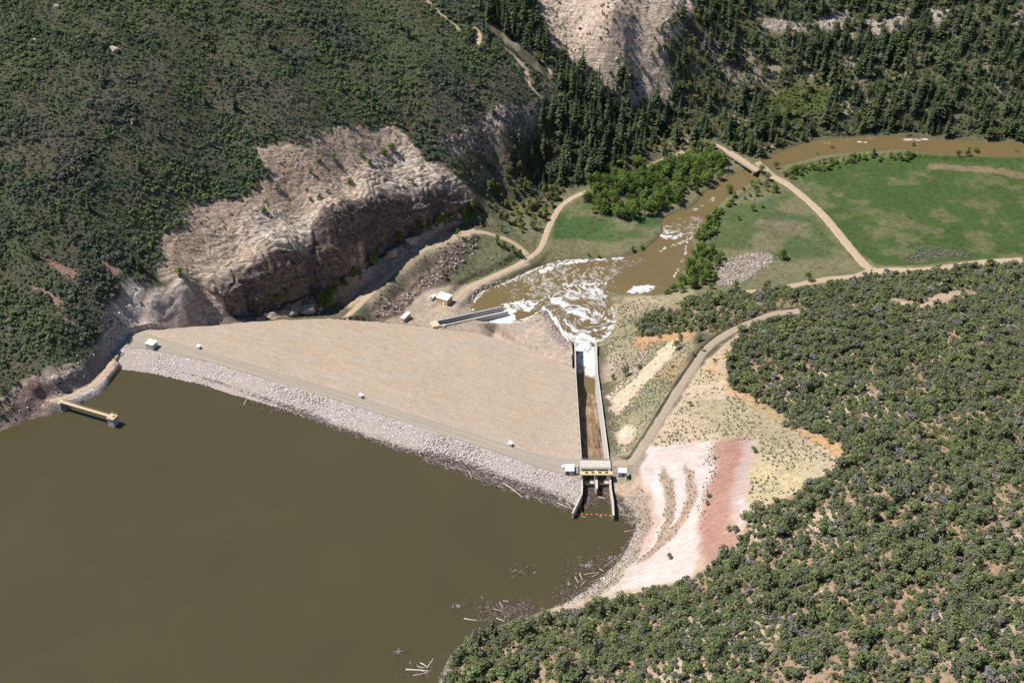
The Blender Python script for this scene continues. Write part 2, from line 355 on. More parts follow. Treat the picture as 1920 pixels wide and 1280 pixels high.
HILL_L = [(-420,-80),(880,-80),(905,40),(965,100),(1030,150),(1010,185),(960,195),(905,240),(850,275),(815,300),(795,300),(768,262),(735,234),(690,238),(640,236),(600,250),(594,276),(551,270),(520,262),(484,279),(504,329),(484,366),(420,378),(356,382),(352,430),(302,447),(306,508),(265,525),(230,535),(195,565),(210,605),(178,640),(168,655),(120,690),(80,700),(35,722),(38,765),(0,790),(-80,800),(-420,850)]
HILL_R = [(1371,650),(1385,628),(1420,608),(1500,592),(1520,560),(1440,556),(1400,553),(1500,543),(1600,524),(1680,514),(1780,503),(1900,490),(2250,470),(2250,1500),(790,1500),(800,1350),(835,1285),(850,1228),(890,1192),(960,1172),(1060,1152),(1140,1127),(1230,1102),(1300,1082),(1340,1052),(1395,1002),(1402,962),(1450,946),(1500,916),(1560,882),(1600,862),(1560,826),(1480,790),(1420,747),(1366,727),(1364,700)]
BAND_R = [(1188,612),(1215,590),(1280,566),(1330,556),(1450,546),(1500,552),(1520,565),(1480,580),(1420,594),(1350,626),(1300,620),(1250,628),(1200,632)]
RIDGE_R = [(1190,250),(1200,190),(1160,120),(1230,60),(1240,-80),(2250,-80),(2250,275),(1990,262),(1830,258),(1640,251),(1540,258),(1450,284),(1420,298),(1370,285),(1300,270)]
RAVINE = [(860,-80),(1040,-80),(1010,20),(1040,80),(1110,130),(1170,150),(1190,200),(1200,250),(1160,330),(1090,345),(990,345),(945,330),(990,260),(1050,190),(1035,140),(970,80),(905,30)]
# valley floor
paint([(880,560),(890,430),(960,380),(1100,340),(1400,270),(1990,270),(1990,520),(1640,515),(1400,560),(1240,600),(1150,650),(1000,600)], (0.135,0.125,0.068), 4)
paint([(1030,445),(1040,405),(1095,372),(1232,408),(1240,425),(1225,446),(1140,452),(1060,448)], (0.05, 0.086, 0.028), 5, amount=0.95, patch=(22,0.3,0.5))
paint([(1470,350),(1500,316),(1600,298),(1700,292),(1990,292),(1990,482),(1900,484),(1720,500),(1650,500),(1600,468),(1560,420),(1520,372)], (0.050, 0.079, 0.023), 3, warp=3)
paint([(1470,350),(1500,316),(1560,308),(1560,420),(1520,372)], (0.12,0.12,0.065), 12, amount=0.7, patch=(14,0.35,0.6))
paint([(1500,330),(1990,300),(1990,482),(1650,500),(1560,420)], (0.145,0.125,0.07), 6, amount=0.55, patch=(15,0.52,0.74))
paint([(1740,308),(1850,312),(1930,325),(1920,335),(1840,322),(1740,318)], (0.19,0.135,0.085), 4, amount=0.8)
paint([(1600,420),(1780,400),(1850,440),(1800,470),(1660,460)], (0.15, 0.13, 0.075), 8, amount=0.5, patch=(8,0.45,0.7))
paint([(1690,480),(1740,462),(1800,470),(1830,482),(1700,492)], (0.10, 0.09, 0.07), 8, amount=0.55)
paint([(1335,400),(1480,360),(1530,410),(1590,480),(1480,490),(1330,480)], (0.062, 0.090, 0.034), 8, amount=0.9, patch=(20,0.42,0.6))
paint([(1400,400),(1440,395),(1510,420),(1530,450),(1440,440)], (0.16,0.13,0.085), 8, amount=0.6, patch=(10,0.4,0.6))
# toe of the dam: gravel pad, banks, gully
paint([(690,606),(740,575),(790,545),(850,535),(905,515),(985,490),(990,500),(940,520),(900,540),(882,570),(905,620),(1035,600),(1080,645),(1080,700),(980,680),(900,650),(740,625)], (0.335, 0.262, 0.198), 3, warp=3)
paint([(820,612),(900,590),(960,600),(1010,590),(1040,605),(1078,645),(1078,700),(980,680),(900,650)], (0.345, 0.272, 0.21), 3, warp=3)
paint([(655,600),(700,548),(760,500),(830,455),(880,440),(905,470),(860,510),(800,530),(740,580),(690,608)], (0.23, 0.19, 0.13), 4)
paint([(690,608),(720,575),(790,520),(850,465),(890,440),(905,460),(860,500),(830,530),(790,545),(745,590),(720,608)], (0.25,0.175,0.14), 3, rock=0.75)
paint([(880,440),(930,385),(1000,470),(990,490),(920,520),(850,530),(860,500)], (0.12,0.118,0.062), 4)
paint([(640,560),(720,500),(830,440),(890,425),(900,440),(800,470),(720,530),(660,590)], (0.33,0.255,0.17), 4)
paint([(700,600),(650,600),(655,580),(690,570)], (0.085,0.095,0.06), 6)
paint([(830,515),(850,500),(985,470),(980,490),(900,515)], (0.10,0.108,0.055), 5, amount=0.8)
# left hill
paint(HILL_L, (0.098, 0.086, 0.058), 3)
paint(HILL_L, (0.078, 0.085, 0.045), 3, patch=(18,0.40,0.58), amount=0.85)
s_hill = ZONE['_'].copy()
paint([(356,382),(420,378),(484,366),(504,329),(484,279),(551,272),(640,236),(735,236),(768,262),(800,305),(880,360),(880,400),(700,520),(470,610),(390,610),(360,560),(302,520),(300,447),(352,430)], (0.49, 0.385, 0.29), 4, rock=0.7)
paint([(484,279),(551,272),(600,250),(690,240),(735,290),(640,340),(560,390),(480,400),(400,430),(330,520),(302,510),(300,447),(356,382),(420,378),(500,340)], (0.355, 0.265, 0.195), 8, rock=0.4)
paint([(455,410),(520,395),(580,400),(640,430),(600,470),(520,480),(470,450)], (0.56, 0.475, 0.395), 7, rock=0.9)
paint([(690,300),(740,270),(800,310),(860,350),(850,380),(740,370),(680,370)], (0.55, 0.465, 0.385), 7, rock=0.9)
paint([(660,380),(760,370),(890,370),(890,400),(800,430),(740,470),(640,545),(520,590),(430,608),(400,560),(440,520),(560,470)], (0.245, 0.195, 0.168), 3, rock=1.0)  # cliff face: darker than the rock above, its shade deepened in the colour
paint([(240,630),(262,580),(295,535),(350,528),(362,560),(350,612),(300,618)], (0.50, 0.405, 0.345), 4, rock=0.6)
paint([(236,636),(252,590),(290,545),(310,535),(292,565),(275,600),(262,628)], (0.50, 0.40, 0.33), 3, rock=0.2)
paint([(360,612),(372,560),(385,545),(420,575),(455,608),(430,610)], (0.50, 0.405, 0.34), 5, rock=0.8)
paint([(190,600),(230,540),(275,530),(262,570),(236,640),(215,670),(180,660)], (0.50, 0.42, 0.37), 4, rock=0.6)
paint([(-80,835),(0,815),(60,790),(100,785),(180,745),(208,715),(236,690),(240,630),(205,640),(160,680),(80,705),(35,725),(-80,790)], (0.34,0.265,0.22), 3, rock=0.6)
paint([(30,735),(60,715),(110,735),(90,760),(40,785),(-20,800),(-20,780)], (0.25,0.165,0.13), 5, rock=0.5, amount=0.9)
paint([(115,770),(150,730),(200,700),(212,700),(205,722),(185,742),(150,760)], (0.52, 0.45, 0.40), 2, rock=0.7)
for p in ([(85,485),(140,505),(150,530),(110,515)], [(60,530),(125,565),(120,575),(60,545)], [(185,480),(235,515),(215,520),(180,500)], [(100,580),(145,605),(130,610)], [(780,130),(795,150),(815,168),(800,160)], [(760,165),(790,170),(770,160)]):
    paint(p, (0.27,0.165,0.125), 2, warp=3)
paint([(800,275),(880,245),(950,195),(1010,190),(1020,225),(960,245),(900,280),(840,290)], (0.36,0.30,0.27), 4, rock=0.9)
paint([(890,330),(940,290),(972,285),(975,330),(930,355)], (0.31,0.235,0.19), 3, rock=0.9)
paint([(900,20),(940,0),(960,60),(1030,150),(1060,200),(1000,170),(960,110)], (0.28,0.235,0.16), 6, amount=0.8, patch=(8,0.45,0.6))
# ravine and far hill
paint(RAVINE, (0.07,0.065,0.036), 6)
paint(RIDGE_R, (0.10, 0.095, 0.05), 6)
paint(RIDGE_R, (0.30, 0.235, 0.17), 6, amount=0.7, patch=(20,0.58,0.7))
paint([(1030,110),(1020,40),(1000,-60),(1270,-60),(1300,20),(1260,80),(1240,130),(1270,170),(1240,200),(1195,190),(1130,180),(1090,130)], (0.55, 0.435, 0.335), 6, rock=0.6)
paint([(1420,30),(1500,40),(1510,60),(1430,65)], (0.40,0.33,0.27), 5, rock=0.6)
paint([(1520,40),(1590,20),(1580,60),(1520,60)], (0.42,0.36,0.30), 4, rock=0.7)
paint([(1620,40),(1700,30),(1690,60),(1630,70)], (0.42,0.36,0.30), 5, rock=0.7)
paint([(1740,20),(1780,20),(1760,50),(1745,45)], (0.45,0.40,0.35), 4, rock=0.7)
paint([(1290,100),(1400,120),(1560,110),(1560,140),(1400,160),(1300,150)], (0.33,0.255,0.19), 8, amount=0.8, patch=(11,0.5,0.62))
paint([(1420,200),(1480,165),(1560,160),(1560,200),(1500,225),(1430,230)], (0.075,0.10,0.028), 8)
# right of the stilling pool and up to the access road
paint([(1145,865),(1150,700),(1120,645),(1150,620),(1155,560),(1240,552),(1300,540),(1300,620),(1295,660),(1270,710),(1225,795),(1190,850)], (0.235,0.205,0.125), 4)
paint([(1150,560),(1235,555),(1230,590),(1160,600)], (0.30,0.235,0.16), 5, amount=0.8)
paint([(1185,640),(1205,622),(1300,622),(1290,640),(1240,640),(1200,660)], (0.37,0.225,0.12), 5)
paint([(1230,700),(1260,680),(1290,655),(1285,690),(1255,725)], (0.33,0.22,0.12), 8, amount=0.7)
paint([(1125,690),(1150,650),(1170,680),(1150,710),(1130,715)], (0.36,0.27,0.21), 6, amount=0.8)
paint([(1170,690),(1200,655),(1220,660),(1205,690),(1180,705)], (0.36,0.27,0.22), 6, amount=0.7)
paint([(1140,770),(1152,745),(1195,705),(1250,645),(1278,630),(1268,655),(1225,705),(1180,750),(1158,780)], (0.49,0.385,0.275), 2.5, rock=0.2)
paint([(1138,745),(1165,715),(1185,705),(1160,735),(1142,760)], (0.45,0.34,0.25), 2)
paint([(1150,815),(1172,800),(1190,805),(1180,830),(1160,835)], (0.50,0.41,0.31), 4)
paint([(1170,822),(1195,815),(1175,845),(1160,850)], (0.44,0.35,0.25), 3, amount=0.7)
# cut slopes above the access road
paint([(1190,868),(1205,835),(1235,800),(1310,690),(1355,640),(1400,612),(1420,608),(1390,640),(1368,690),(1366,727),(1420,747),(1480,790),(1560,826),(1605,862),(1560,885),(1500,918),(1450,948),(1400,962),(1395,1000),(1340,1052),(1300,1082),(1230,1105),(1130,1130),(1060,1150),(1010,1152),(1110,1100),(1190,1000),(1165,935)], (0.39, 0.305, 0.21), 3)
paint([(1400,612),(1385,650),(1362,690),(1360,730),(1420,765),(1480,805),(1560,850),(1605,862),(1560,826),(1480,788),(1420,745),(1372,722),(1372,690),(1400,640)], (0.40,0.235,0.115), 5)
paint([(1355,655),(1365,650),(1345,700),(1330,720),(1320,700)], (0.40,0.25,0.13), 8, amount=0.6)
paint([(1300,760),(1400,740),(1500,800),(1530,850),(1440,860),(1330,810)], (0.29,0.24,0.145), 12, amount=0.7)
paint([(1395,905),(1425,860),(1500,855),(1530,870),(1490,925),(1440,945),(1398,962)], (0.40, 0.325, 0.19), 9)
paint([(1190,870),(1205,836),(1290,829),(1345,828),(1340,860),(1330,920),(1312,965),(1308,985),(1306,1000),(1312,1040),(1302,1055),(1300,1078),(1250,1092),(1160,1107),(1133,1112),(1190,1052),(1225,1022),(1240,990),(1240,965),(1225,930),(1205,900)], (0.50, 0.425, 0.385), 2.5, rock=0.15)
paint([(1345,828),(1405,820),(1392,860),(1382,900),(1372,950),(1364,990),(1388,1008),(1372,1030),(1345,1052),(1325,1052),(1312,1035),(1308,985),(1322,950),(1334,900)], (0.335, 0.19, 0.15), 6, rock=0.25)
paint([(1395,822),(1425,825),(1400,900),(1402,940),(1390,985),(1366,995),(1372,940),(1382,880)], (0.38,0.285,0.255), 5, amount=0.9)
paint([(1385,930),(1400,930),(1398,975),(1385,985)], (0.47,0.41,0.37), 4)
paint([(1240,870),(1262,900),(1266,945),(1262,975),(1250,1005),(1240,1022),(1230,1020),(1247,975),(1248,940),(1238,905)], (0.28,0.215,0.155), 1.5, warp=2)
paint([(1283,868),(1298,880),(1300,895),(1309,925),(1302,950),(1287,975),(1265,1007),(1230,1036),(1193,1058),(1198,1048),(1248,1007),(1272,970),(1288,935),(1283,895)], (0.33,0.235,0.175), 1.5, warp=2)
paint([(1205,905),(1225,935),(1238,968),(1237,992),(1222,1022),(1200,1040),(1220,1000),(1225,965)], (0.44, 0.31, 0.255), 4)
paint([(1165,935),(1180,900),(1198,905),(1218,935),(1226,962),(1222,1002),(1195,1048),(1130,1108),(1060,1136),(1110,1092),(1165,1042),(1190,1002),(1190,976)], (0.29,0.225,0.17), 3)
paint([(1150,885),(1195,880),(1200,910),(1170,930),(1150,920)], (0.40,0.285,0.215), 3)
paint([(1140,858),(1176,862),(1203,842),(1216,850),(1200,872),(1190,905),(1165,910),(1144,897)], (0.275, 0.218, 0.163), 2, warp=2)
paint([(1060,1150),(1140,1113),(1185,1050),(1200,1052),(1150,1115),(1080,1150),(1000,1165)], (0.40,0.33,0.26), 4, amount=0.7)
paint([(820,1290),(845,1230),(885,1196),(900,1205),(860,1240),(850,1300)], (0.50,0.42,0.34), 3, rock=0.7)
# the pinyon and juniper hill
paint(HILL_R, (0.27,0.185,0.12), 3)
s_hr = ZONE['_'].copy()
paint(HILL_R, (0.36,0.28,0.20), 3, patch=(30,0.5,0.7))
paint(BAND_R, (0.22,0.165,0.095), 4); s_band = ZONE['_'].copy()
paint([(1560,960),(1580,960),(1590,1010),(1580,1035),(1572,1000)], (0.40,0.29,0.21), 3)
s_ridge = zone('ridge', RIDGE_R); s_rav = zone('ravine', RAVINE)
COL *= (0.86+0.28*fbm(X, Y, 15, 4, 91))[..., None]

# relief: stratified rock, gullied slopes, broken soil
dist_keep = np.ones(X.shape)
for k, r in ROADS.items():
    D, _z = ldist(r['line'], X, Y, 16.0); dist_keep *= sstep(r['w']/2, r['w']/2+3, D)
dist_keep *= sstep(0, 6, -sr)*sstep(0.0, 5.0, np.abs(sl))*sstep(0.2, 5, -sdam)*(~insp)*sstep(0, 4, np.abs(oo_)+np.where((os_ > -6) & (os_ < OUT_L+6), 0, 50)-3)
ca, sa = math.cos(0.62), math.sin(0.62)
U = X*ca+Y*sa; V = -X*sa+Y*ca
strata = ridged(U*0.22, V, 5.0, 4, 11)*1.0
lumps = ridged(X, Y, 17, 4, 61)
fine = ridged(U*0.3, V, 2.6, 3, 12)
tn0 = fbm(U*0.45, V, 13, 4, 15)*11; ledge = np.floor(tn0)+sstep(0.55, 1.0, tn0-np.floor(tn0))-tn0
Z += dist_keep*ROCK*(1-0.7*CLIFFM)*(1.3*(strata-0.55)+4.6*(lumps-0.55)+3.0*(ledge+0.4)+0.5*(fine-0.5)+0.5*(fbm(X, Y, 2.6, 3, 77)-0.5))
Z += dist_keep*(1-ROCK)*(1.5*(fbm(X, Y, 14, 4, 83)-0.5)+0.35*(fbm(X, Y, 2.2, 2, 87)-0.5))
gn = np.stack(np.gradient(Z, ys, xs), -1); SLOPE = np.hypot(gn[..., 0], gn[..., 1])
NX, NY = -gn[..., 1], -gn[..., 0]; nn = np.sqrt(NX*NX+NY*NY+1); NRM = np.stack([NX/nn, NY/nn, 1/nn], -1)

# ------------------------------------------------------------------ materials
MATS = {}
def nodes(name):
    m = bpy.data.materials.new(name); m.use_nodes = True; MATS[name] = m
    nt = m.node_tree; return m, nt.nodes, nt.links, nt.nodes['Principled BSDF']
def mnoise(N, Lk, scale, detail=5.0, rough=0.6, vec=None, dist=0.0):
    n = N.new('ShaderNodeTexNoise'); n.inputs['Scale'].default_value = scale; n.inputs['Detail'].default_value = detail
    n.inputs['Roughness'].default_value = rough; n.inputs['Distortion'].default_value = dist
    if vec is not None: Lk.new(vec, n.inputs['Vector'])
    return n
def mramp(N, Lk, src, stops):
    r = N.new('ShaderNodeValToRGB'); e = r.color_ramp.elements
    while len(e) < len(stops): e.new(0.5)
    for k, (p, c) in enumerate(stops): e[k].position = p; e[k].color = (*c, 1) if len(c) == 3 else c
    Lk.new(src, r.inputs[0]); return r
def g3(v): return (v, v, v)
def mmul(N, Lk, a, b, fac=1.0, mode='MULTIPLY'):
    x = N.new('ShaderNodeMix'); x.data_type = 'RGBA'; x.blend_type = mode; x.inputs[0].default_value = fac
    Lk.new(a, x.inputs[6]); Lk.new(b, x.inputs[7]); return x.outputs[2]
def mpos(N):
    return N.new('ShaderNodeNewGeometry').outputs['Position']
def simple(name, col, rough=0.8, var=0.35, scale=1.5, bump=0.0, metal=0.0, bscale=None):
    m, N, Lk, B = nodes(name); p = mpos(N)
    n = mnoise(N, Lk, scale, 6, 0.65, p); r = mramp(N, Lk, n.outputs[0], [(0.25, tuple(c*(1-var) for c in col)), (0.75, tuple(min(1, c*(1+var)) for c in col))])
    Lk.new(r.outputs[0], B.inputs['Base Color']); B.inputs['Roughness'].default_value = rough; B.inputs['Metallic'].default_value = metal
    B.inputs['Specular IOR Level'].default_value = 0.25
    if bump:
        n2 = mnoise(N, Lk, bscale or scale*4, 4, 0.6, p); b = N.new('ShaderNodeBump'); b.inputs['Strength'].default_value = 1.0; b.inputs['Distance'].default_value = bump
        Lk.new(n2.outputs[0], b.inputs['Height']); Lk.new(b.outputs[0], B.inputs['Normal'])
    return m
def ground_mat():
    m, N, Lk, B = nodes('ground_soil_and_rock'); p = mpos(N)
    a = N.new('ShaderNodeAttribute'); a.attribute_name = 'col'
    k = N.new('ShaderNodeAttribute'); k.attribute_name = 'rock'
    n1 = mnoise(N, Lk, 0.35, 8, 0.7, p); r1 = mramp(N, Lk, n1.outputs[0], [(0.3, g3(0.62)), (0.5, g3(1.0)), (0.72, g3(1.3))])
    n2 = mnoise(N, Lk, 1.7, 5, 0.7, p); r2 = mramp(N, Lk, n2.outputs[0], [(0.36, g3(0.62)), (0.5, g3(1.0)), (0.68, g3(1.18))])
    ct = N.new('ShaderNodeAttribute'); ct.attribute_name = 'cut'
    fq = N.new('ShaderNodeMath'); fq.operation = 'MULTIPLY_ADD'; fq.inputs[1].default_value = -0.72; fq.inputs[2].default_value = 1.0; Lk.new(ct.outputs['Fac'], fq.inputs[0])
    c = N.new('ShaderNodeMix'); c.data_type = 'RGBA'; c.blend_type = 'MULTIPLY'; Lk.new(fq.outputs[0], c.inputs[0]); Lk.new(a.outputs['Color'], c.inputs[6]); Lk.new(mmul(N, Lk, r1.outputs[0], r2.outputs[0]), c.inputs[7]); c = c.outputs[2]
    # bedding lines in the rock
    mp = N.new('ShaderNodeMapping'); mp.inputs['Rotation'].default_value = (0.35, 0.2, 0.62); mp.inputs['Scale'].default_value = (0.10, 0.55, 0.9); Lk.new(p, mp.inputs[0])
    n3 = mnoise(N, Lk, 0.75, 7, 0.72, mp.outputs[0], 0.6); r3 = mramp(N, Lk, n3.outputs[0], [(0.33, (0.62, 0.57, 0.55)), (0.47, g3(0.95)), (0.62, (1.1, 1.09, 1.08))])
    mp4 = N.new('ShaderNodeMapping'); mp4.inputs['Rotation'].default_value = (0.5, 0.1, -0.62); mp4.inputs['Scale'].default_value = (0.045, 0.26, 0.3); Lk.new(p, mp4.inputs[0])
    nc = mnoise(N, Lk, 1.0, 6, 0.62, mp4.outputs[0], 1.1); sb = N.new('ShaderNodeMath'); sb.operation = 'SUBTRACT'; sb.inputs[1].default_value = 0.5; Lk.new(nc.outputs[0], sb.inputs[0])
    ab = N.new('ShaderNodeMath'); ab.operation = 'ABSOLUTE'; Lk.new(sb.outputs[0], ab.inputs[0])
    r5 = mramp(N, Lk, ab.outputs[0], [(0.0, (0.42, 0.38, 0.37)), (0.022, (0.52, 0.48, 0.47)), (0.05, g3(1.0)), (1.0, g3(1.04))])
    r3o = mmul(N, Lk, r3.outputs[0], r5.outputs[0])
    mx = N.new('ShaderNodeMix'); mx.data_type = 'RGBA'; mx.blend_type = 'MULTIPLY'; Lk.new(k.outputs['Fac'], mx.inputs[0]); Lk.new(c, mx.inputs[6]); Lk.new(r3o, mx.inputs[7])
    mp6 = N.new('ShaderNodeMapping'); mp6.inputs['Rotation'].default_value = (0, 0, 0.30); mp6.inputs['Scale'].default_value = (0.06, 0.75, 0.4); Lk.new(p, mp6.inputs[0])
    n6 = mnoise(N, Lk, 1.0, 5, 0.65, mp6.outputs[0], 0.4); r6 = mramp(N, Lk, n6.outputs[0], [(0.32, (0.86, 0.80, 0.78)), (0.5, g3(1.0)), (0.68, (1.08, 1.07, 1.06))])
    mx2 = N.new('ShaderNodeMix'); mx2.data_type = 'RGBA'; mx2.blend_type = 'MULTIPLY'; Lk.new(ct.outputs['Fac'], mx2.inputs[0]); Lk.new(mx.outputs[2], mx2.inputs[6]); Lk.new(r6.outputs[0], mx2.inputs[7])
    Lk.new(mx2.outputs[2], B.inputs['Base Color']); B.inputs['Roughness'].default_value = 0.95; B.inputs['Specular IOR Level'].default_value = 0.1
    b1 = N.new('ShaderNodeBump'); b1.inputs['Distance'].default_value = 0.55; b1.inputs['Strength'].default_value = 0.8; Lk.new(n2.outputs[0], b1.inputs['Height'])
    b2 = N.new('ShaderNodeBump'); b2.inputs['Distance'].default_value = 2.4; Lk.new(k.outputs['Fac'], b2.inputs['Strength']); Lk.new(n3.outputs[0], b2.inputs['Height']); Lk.new(b1.outputs[0], b2.inputs['Normal'])
    Lk.new(b2.outputs[0], B.inputs['Normal']); return m
M_GROUND = ground_mat()

# ------------------------------------------------------------------ mesh helpers
def link(o): SC.collection.objects.link(o); return o
def np_mesh(name, V, F, mat=None, smooth=False, attrs=None):
    """V (n,3); F list of (m,k) arrays of equal-sided faces"""
    me = bpy.data.meshes.new(name); Fs = F if isinstance(F, list) else [F]
    Fs = [np.asarray(f) for f in Fs if len(f)]
    me.vertices.add(len(V)); me.vertices.foreach_set('co', np.asarray(V, np.float32).ravel())
    nl = sum(f.size for f in Fs); npoly = sum(len(f) for f in Fs)
    me.loops.add(nl); me.loops.foreach_set('vertex_index', np.concatenate([f.ravel() for f in Fs]).astype(np.int32))
    me.polygons.add(npoly); sizes = np.concatenate([np.full(len(f), f.shape[1]) for f in Fs])
    me.polygons.foreach_set('loop_start', np.concatenate([[0], np.cumsum(sizes)[:-1]]).astype(np.int32))
    me.polygons.foreach_set('use_smooth', np.full(npoly, smooth))
    if attrs:
        for k, v in attrs.items():
            v = np.asarray(v, np.float32)
            if v.ndim == 1: me.attributes.new(k, 'FLOAT', 'POINT').data.foreach_set('value', v)
            else: me.attributes.new(k, 'FLOAT_COLOR', 'POINT').data.foreach_set('color', np.c_[v, np.ones(len(v))].astype(np.float32).ravel())
    me.update()
    if mat: me.materials.append(mat)
    return me
def add(name, me, parent=None, loc=(0, 0, 0), rz=0.0, sc=1.0):
    o = bpy.data.objects.new(name, me); link(o); o.location = loc; o.rotation_euler = (0, 0, rz); o.scale = (sc,)*3 if np.isscalar(sc) else sc
    if parent: o.parent = parent
    return o
def tag(o, label=None, cat=None, group=None, kind=None):
    if label: o['label'] = label
    if cat: o['category'] = cat
    if group: o['group'] = group
    if kind: o['kind'] = kind
    return o
def thing(name, label, cat, loc=(0, 0, 0), rz=0.0, group=None):
    o = bpy.data.objects.new(name, None); link(o); o.location = loc; o.rotation_euler = (0, 0, rz); o.empty_display_size = 0.5
    return tag(o, label, cat, group)
class MB:
    """collects boxes, bars and prisms for ONE mesh"""
    def __init__(s): s.bm = bmesh.new()
    def box(s, c, d, rz=0.0, bev=0.0):
        m = Matrix.Translation(c) @ Matrix.Rotation(rz, 4, 'Z') @ Matrix.Diagonal((d[0], d[1], d[2], 1))
        r = bmesh.ops.create_cube(s.bm, size=1.0, matrix=m)
        if bev:
            es = {e for v in r['verts'] for e in v.link_edges}; bmesh.ops.bevel(s.bm, geom=list(es), offset=bev, segments=1, affect='EDGES')
        return s
    def bar(s, a, b, r, n=6, r2=None):
        a = Vector(a); b = Vector(b); d = b-a
        m = Matrix.Translation((a+b)/2) @ d.to_track_quat('Z', 'Y').to_matrix().to_4x4()
        bmesh.ops.create_cone(s.bm, cap_ends=True, segments=n, radius1=r, radius2=r if r2 is None else r2, depth=d.length, matrix=m); return s
    def prism(s, pts, z0, z1):
        lo = [s.bm.verts.new((p[0], p[1], z0 if np.isscalar(z0) else z0[i])) for i, p in enumerate(pts)]
        hi = [s.bm.verts.new((p[0], p[1], z1 if np.isscalar(z1) else z1[i])) for i, p in enumerate(pts)]
        s.bm.faces.new(lo[::-1]); s.bm.faces.new(hi); n = len(pts)
        for i in range(n): s.bm.faces.new((lo[i], lo[(i+1) % n], hi[(i+1) % n], hi[i]))
        return s
    def build(s, name, mat, parent=None, loc=(0, 0, 0), rz=0.0, smooth=False):
        bmesh.ops.recalc_face_normals(s.bm, faces=s.bm.faces)
        me = bpy.data.meshes.new(name); s.bm.to_mesh(me); s.bm.free(); me.materials.append(mat)
        if smooth: me.polygons.foreach_set('use_smooth', np.ones(len(me.polygons), bool))
        return add(name, me, parent, loc, rz)
def copy_tree(o, parent=None):
    c = o.copy(); link(c)
    if parent: c.parent = parent
    for ch in o.children: copy_tree(ch, c)
    return c

# ------------------------------------------------------------------ the land itself: one surface cut along its zones
nyg, nxg = X.shape
IDX = np.arange(nxg*nyg).reshape(nyg, nxg)
QUADS = np.stack([IDX[:-1, :-1], IDX[:-1, 1:], IDX[1:, 1:], IDX[1:, :-1]], -1)
def face_val(F): return 0.25*(F[:-1, :-1]+F[:-1, 1:]+F[1:, 1:]+F[1:, :-1])
s_cliff = zone('cliff', [(356,382),(420,378),(484,366),(504,329),(484,279),(551,272),(640,236),(735,236),(768,262),(800,305),(880,360),(892,402),(800,440),(735,474),(690,510),(640,545),(575,566),(520,590),(455,612),(390,612),(300,620),(236,640),(250,590),(300,520),(300,447),(352,430)])
s_field = zone('field', [(1470,350),(1500,316),(1600,298),(1700,292),(1990,292),(1990,482),(1900,484),(1720,500),(1650,500),(1600,468),(1560,420),(1520,372)])
s_cut = zone('cut', [(1190,870),(1205,836),(1345,828),(1405,820),(1425,825),(1402,940),(1388,1008),(1345,1052),(1300,1078),(1160,1107),(1133,1112),(1190,1052),(1225,1022),(1240,990),(1225,930)])
s_face = zone('face', [(1040,100),(1020,40),(1000,-60),(1270,-60),(1300,20),(1260,80),(1240,130),(1270,170),(1220,200),(1195,150),(1130,90),(1110,70)])
s_val = zone('valley', [(880,560),(890,430),(960,380),(1100,340),(1400,270),(1990,262),(1990,520),(1640,515),(1400,560),(1240,600),(1150,650),(1080,700),(900,650),(690,610),(760,560)])
cls = np.zeros((nyg-1, nxg-1), int)
for k, s in ((5, s_val), (1, s_cliff), (2, s_field), (3, s_cut), (4, s_face)): cls[face_val(s) > 0] = k
GN = ['hillside', 'cliff', 'hay_meadow', 'striped_cut_slope', 'far_cliff', 'valley_floor']
# the cliff brow leans out over its foot
up_side = sstep(0.5, -0.5, (df-db)*-1.0)*(s_band0 <= 0)
lip = np.where(s_band0 > 0, sstep(0.30, 0.80, prof), sstep(13.0, 0.5, db)*(db < df)) * (0.6+2.4*sstep(0.40, 0.62, fbm(X, Y, 13, 3, 405)))
lip = lip*np.where((db < 90) & (Y > 600), 1.0, 0.0)
XS, YS = X+0.62*lip, Y-0.78*lip
ALLV = np.stack([XS, YS, Z], -1).reshape(-1, 3)
for k, nm in enumerate(GN):
    q = QUADS[cls == k]
    if not len(q): continue
    u, inv = np.unique(q.ravel(), return_inverse=True)
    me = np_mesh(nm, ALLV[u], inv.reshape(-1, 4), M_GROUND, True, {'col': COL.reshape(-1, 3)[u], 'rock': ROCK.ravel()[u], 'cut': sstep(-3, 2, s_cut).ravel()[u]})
    me.normals_split_custom_set_from_vertices(NRM.reshape(-1, 3)[u].tolist())
    tag(add(nm, me), kind='structure')
far = bpy.data.meshes.new('plain'); zf = -70.0
far.from_pydata([(-9000, -9000, zf), (9000, -9000, zf), (9000, 9000, zf), (-9000, 9000, zf)], [], [(0, 1, 2, 3)])
far.materials.append(simple('far_plain', (0.10, 0.10, 0.06), 0.95, 0.4, 0.01)); tag(add('plain', far), kind='structure')

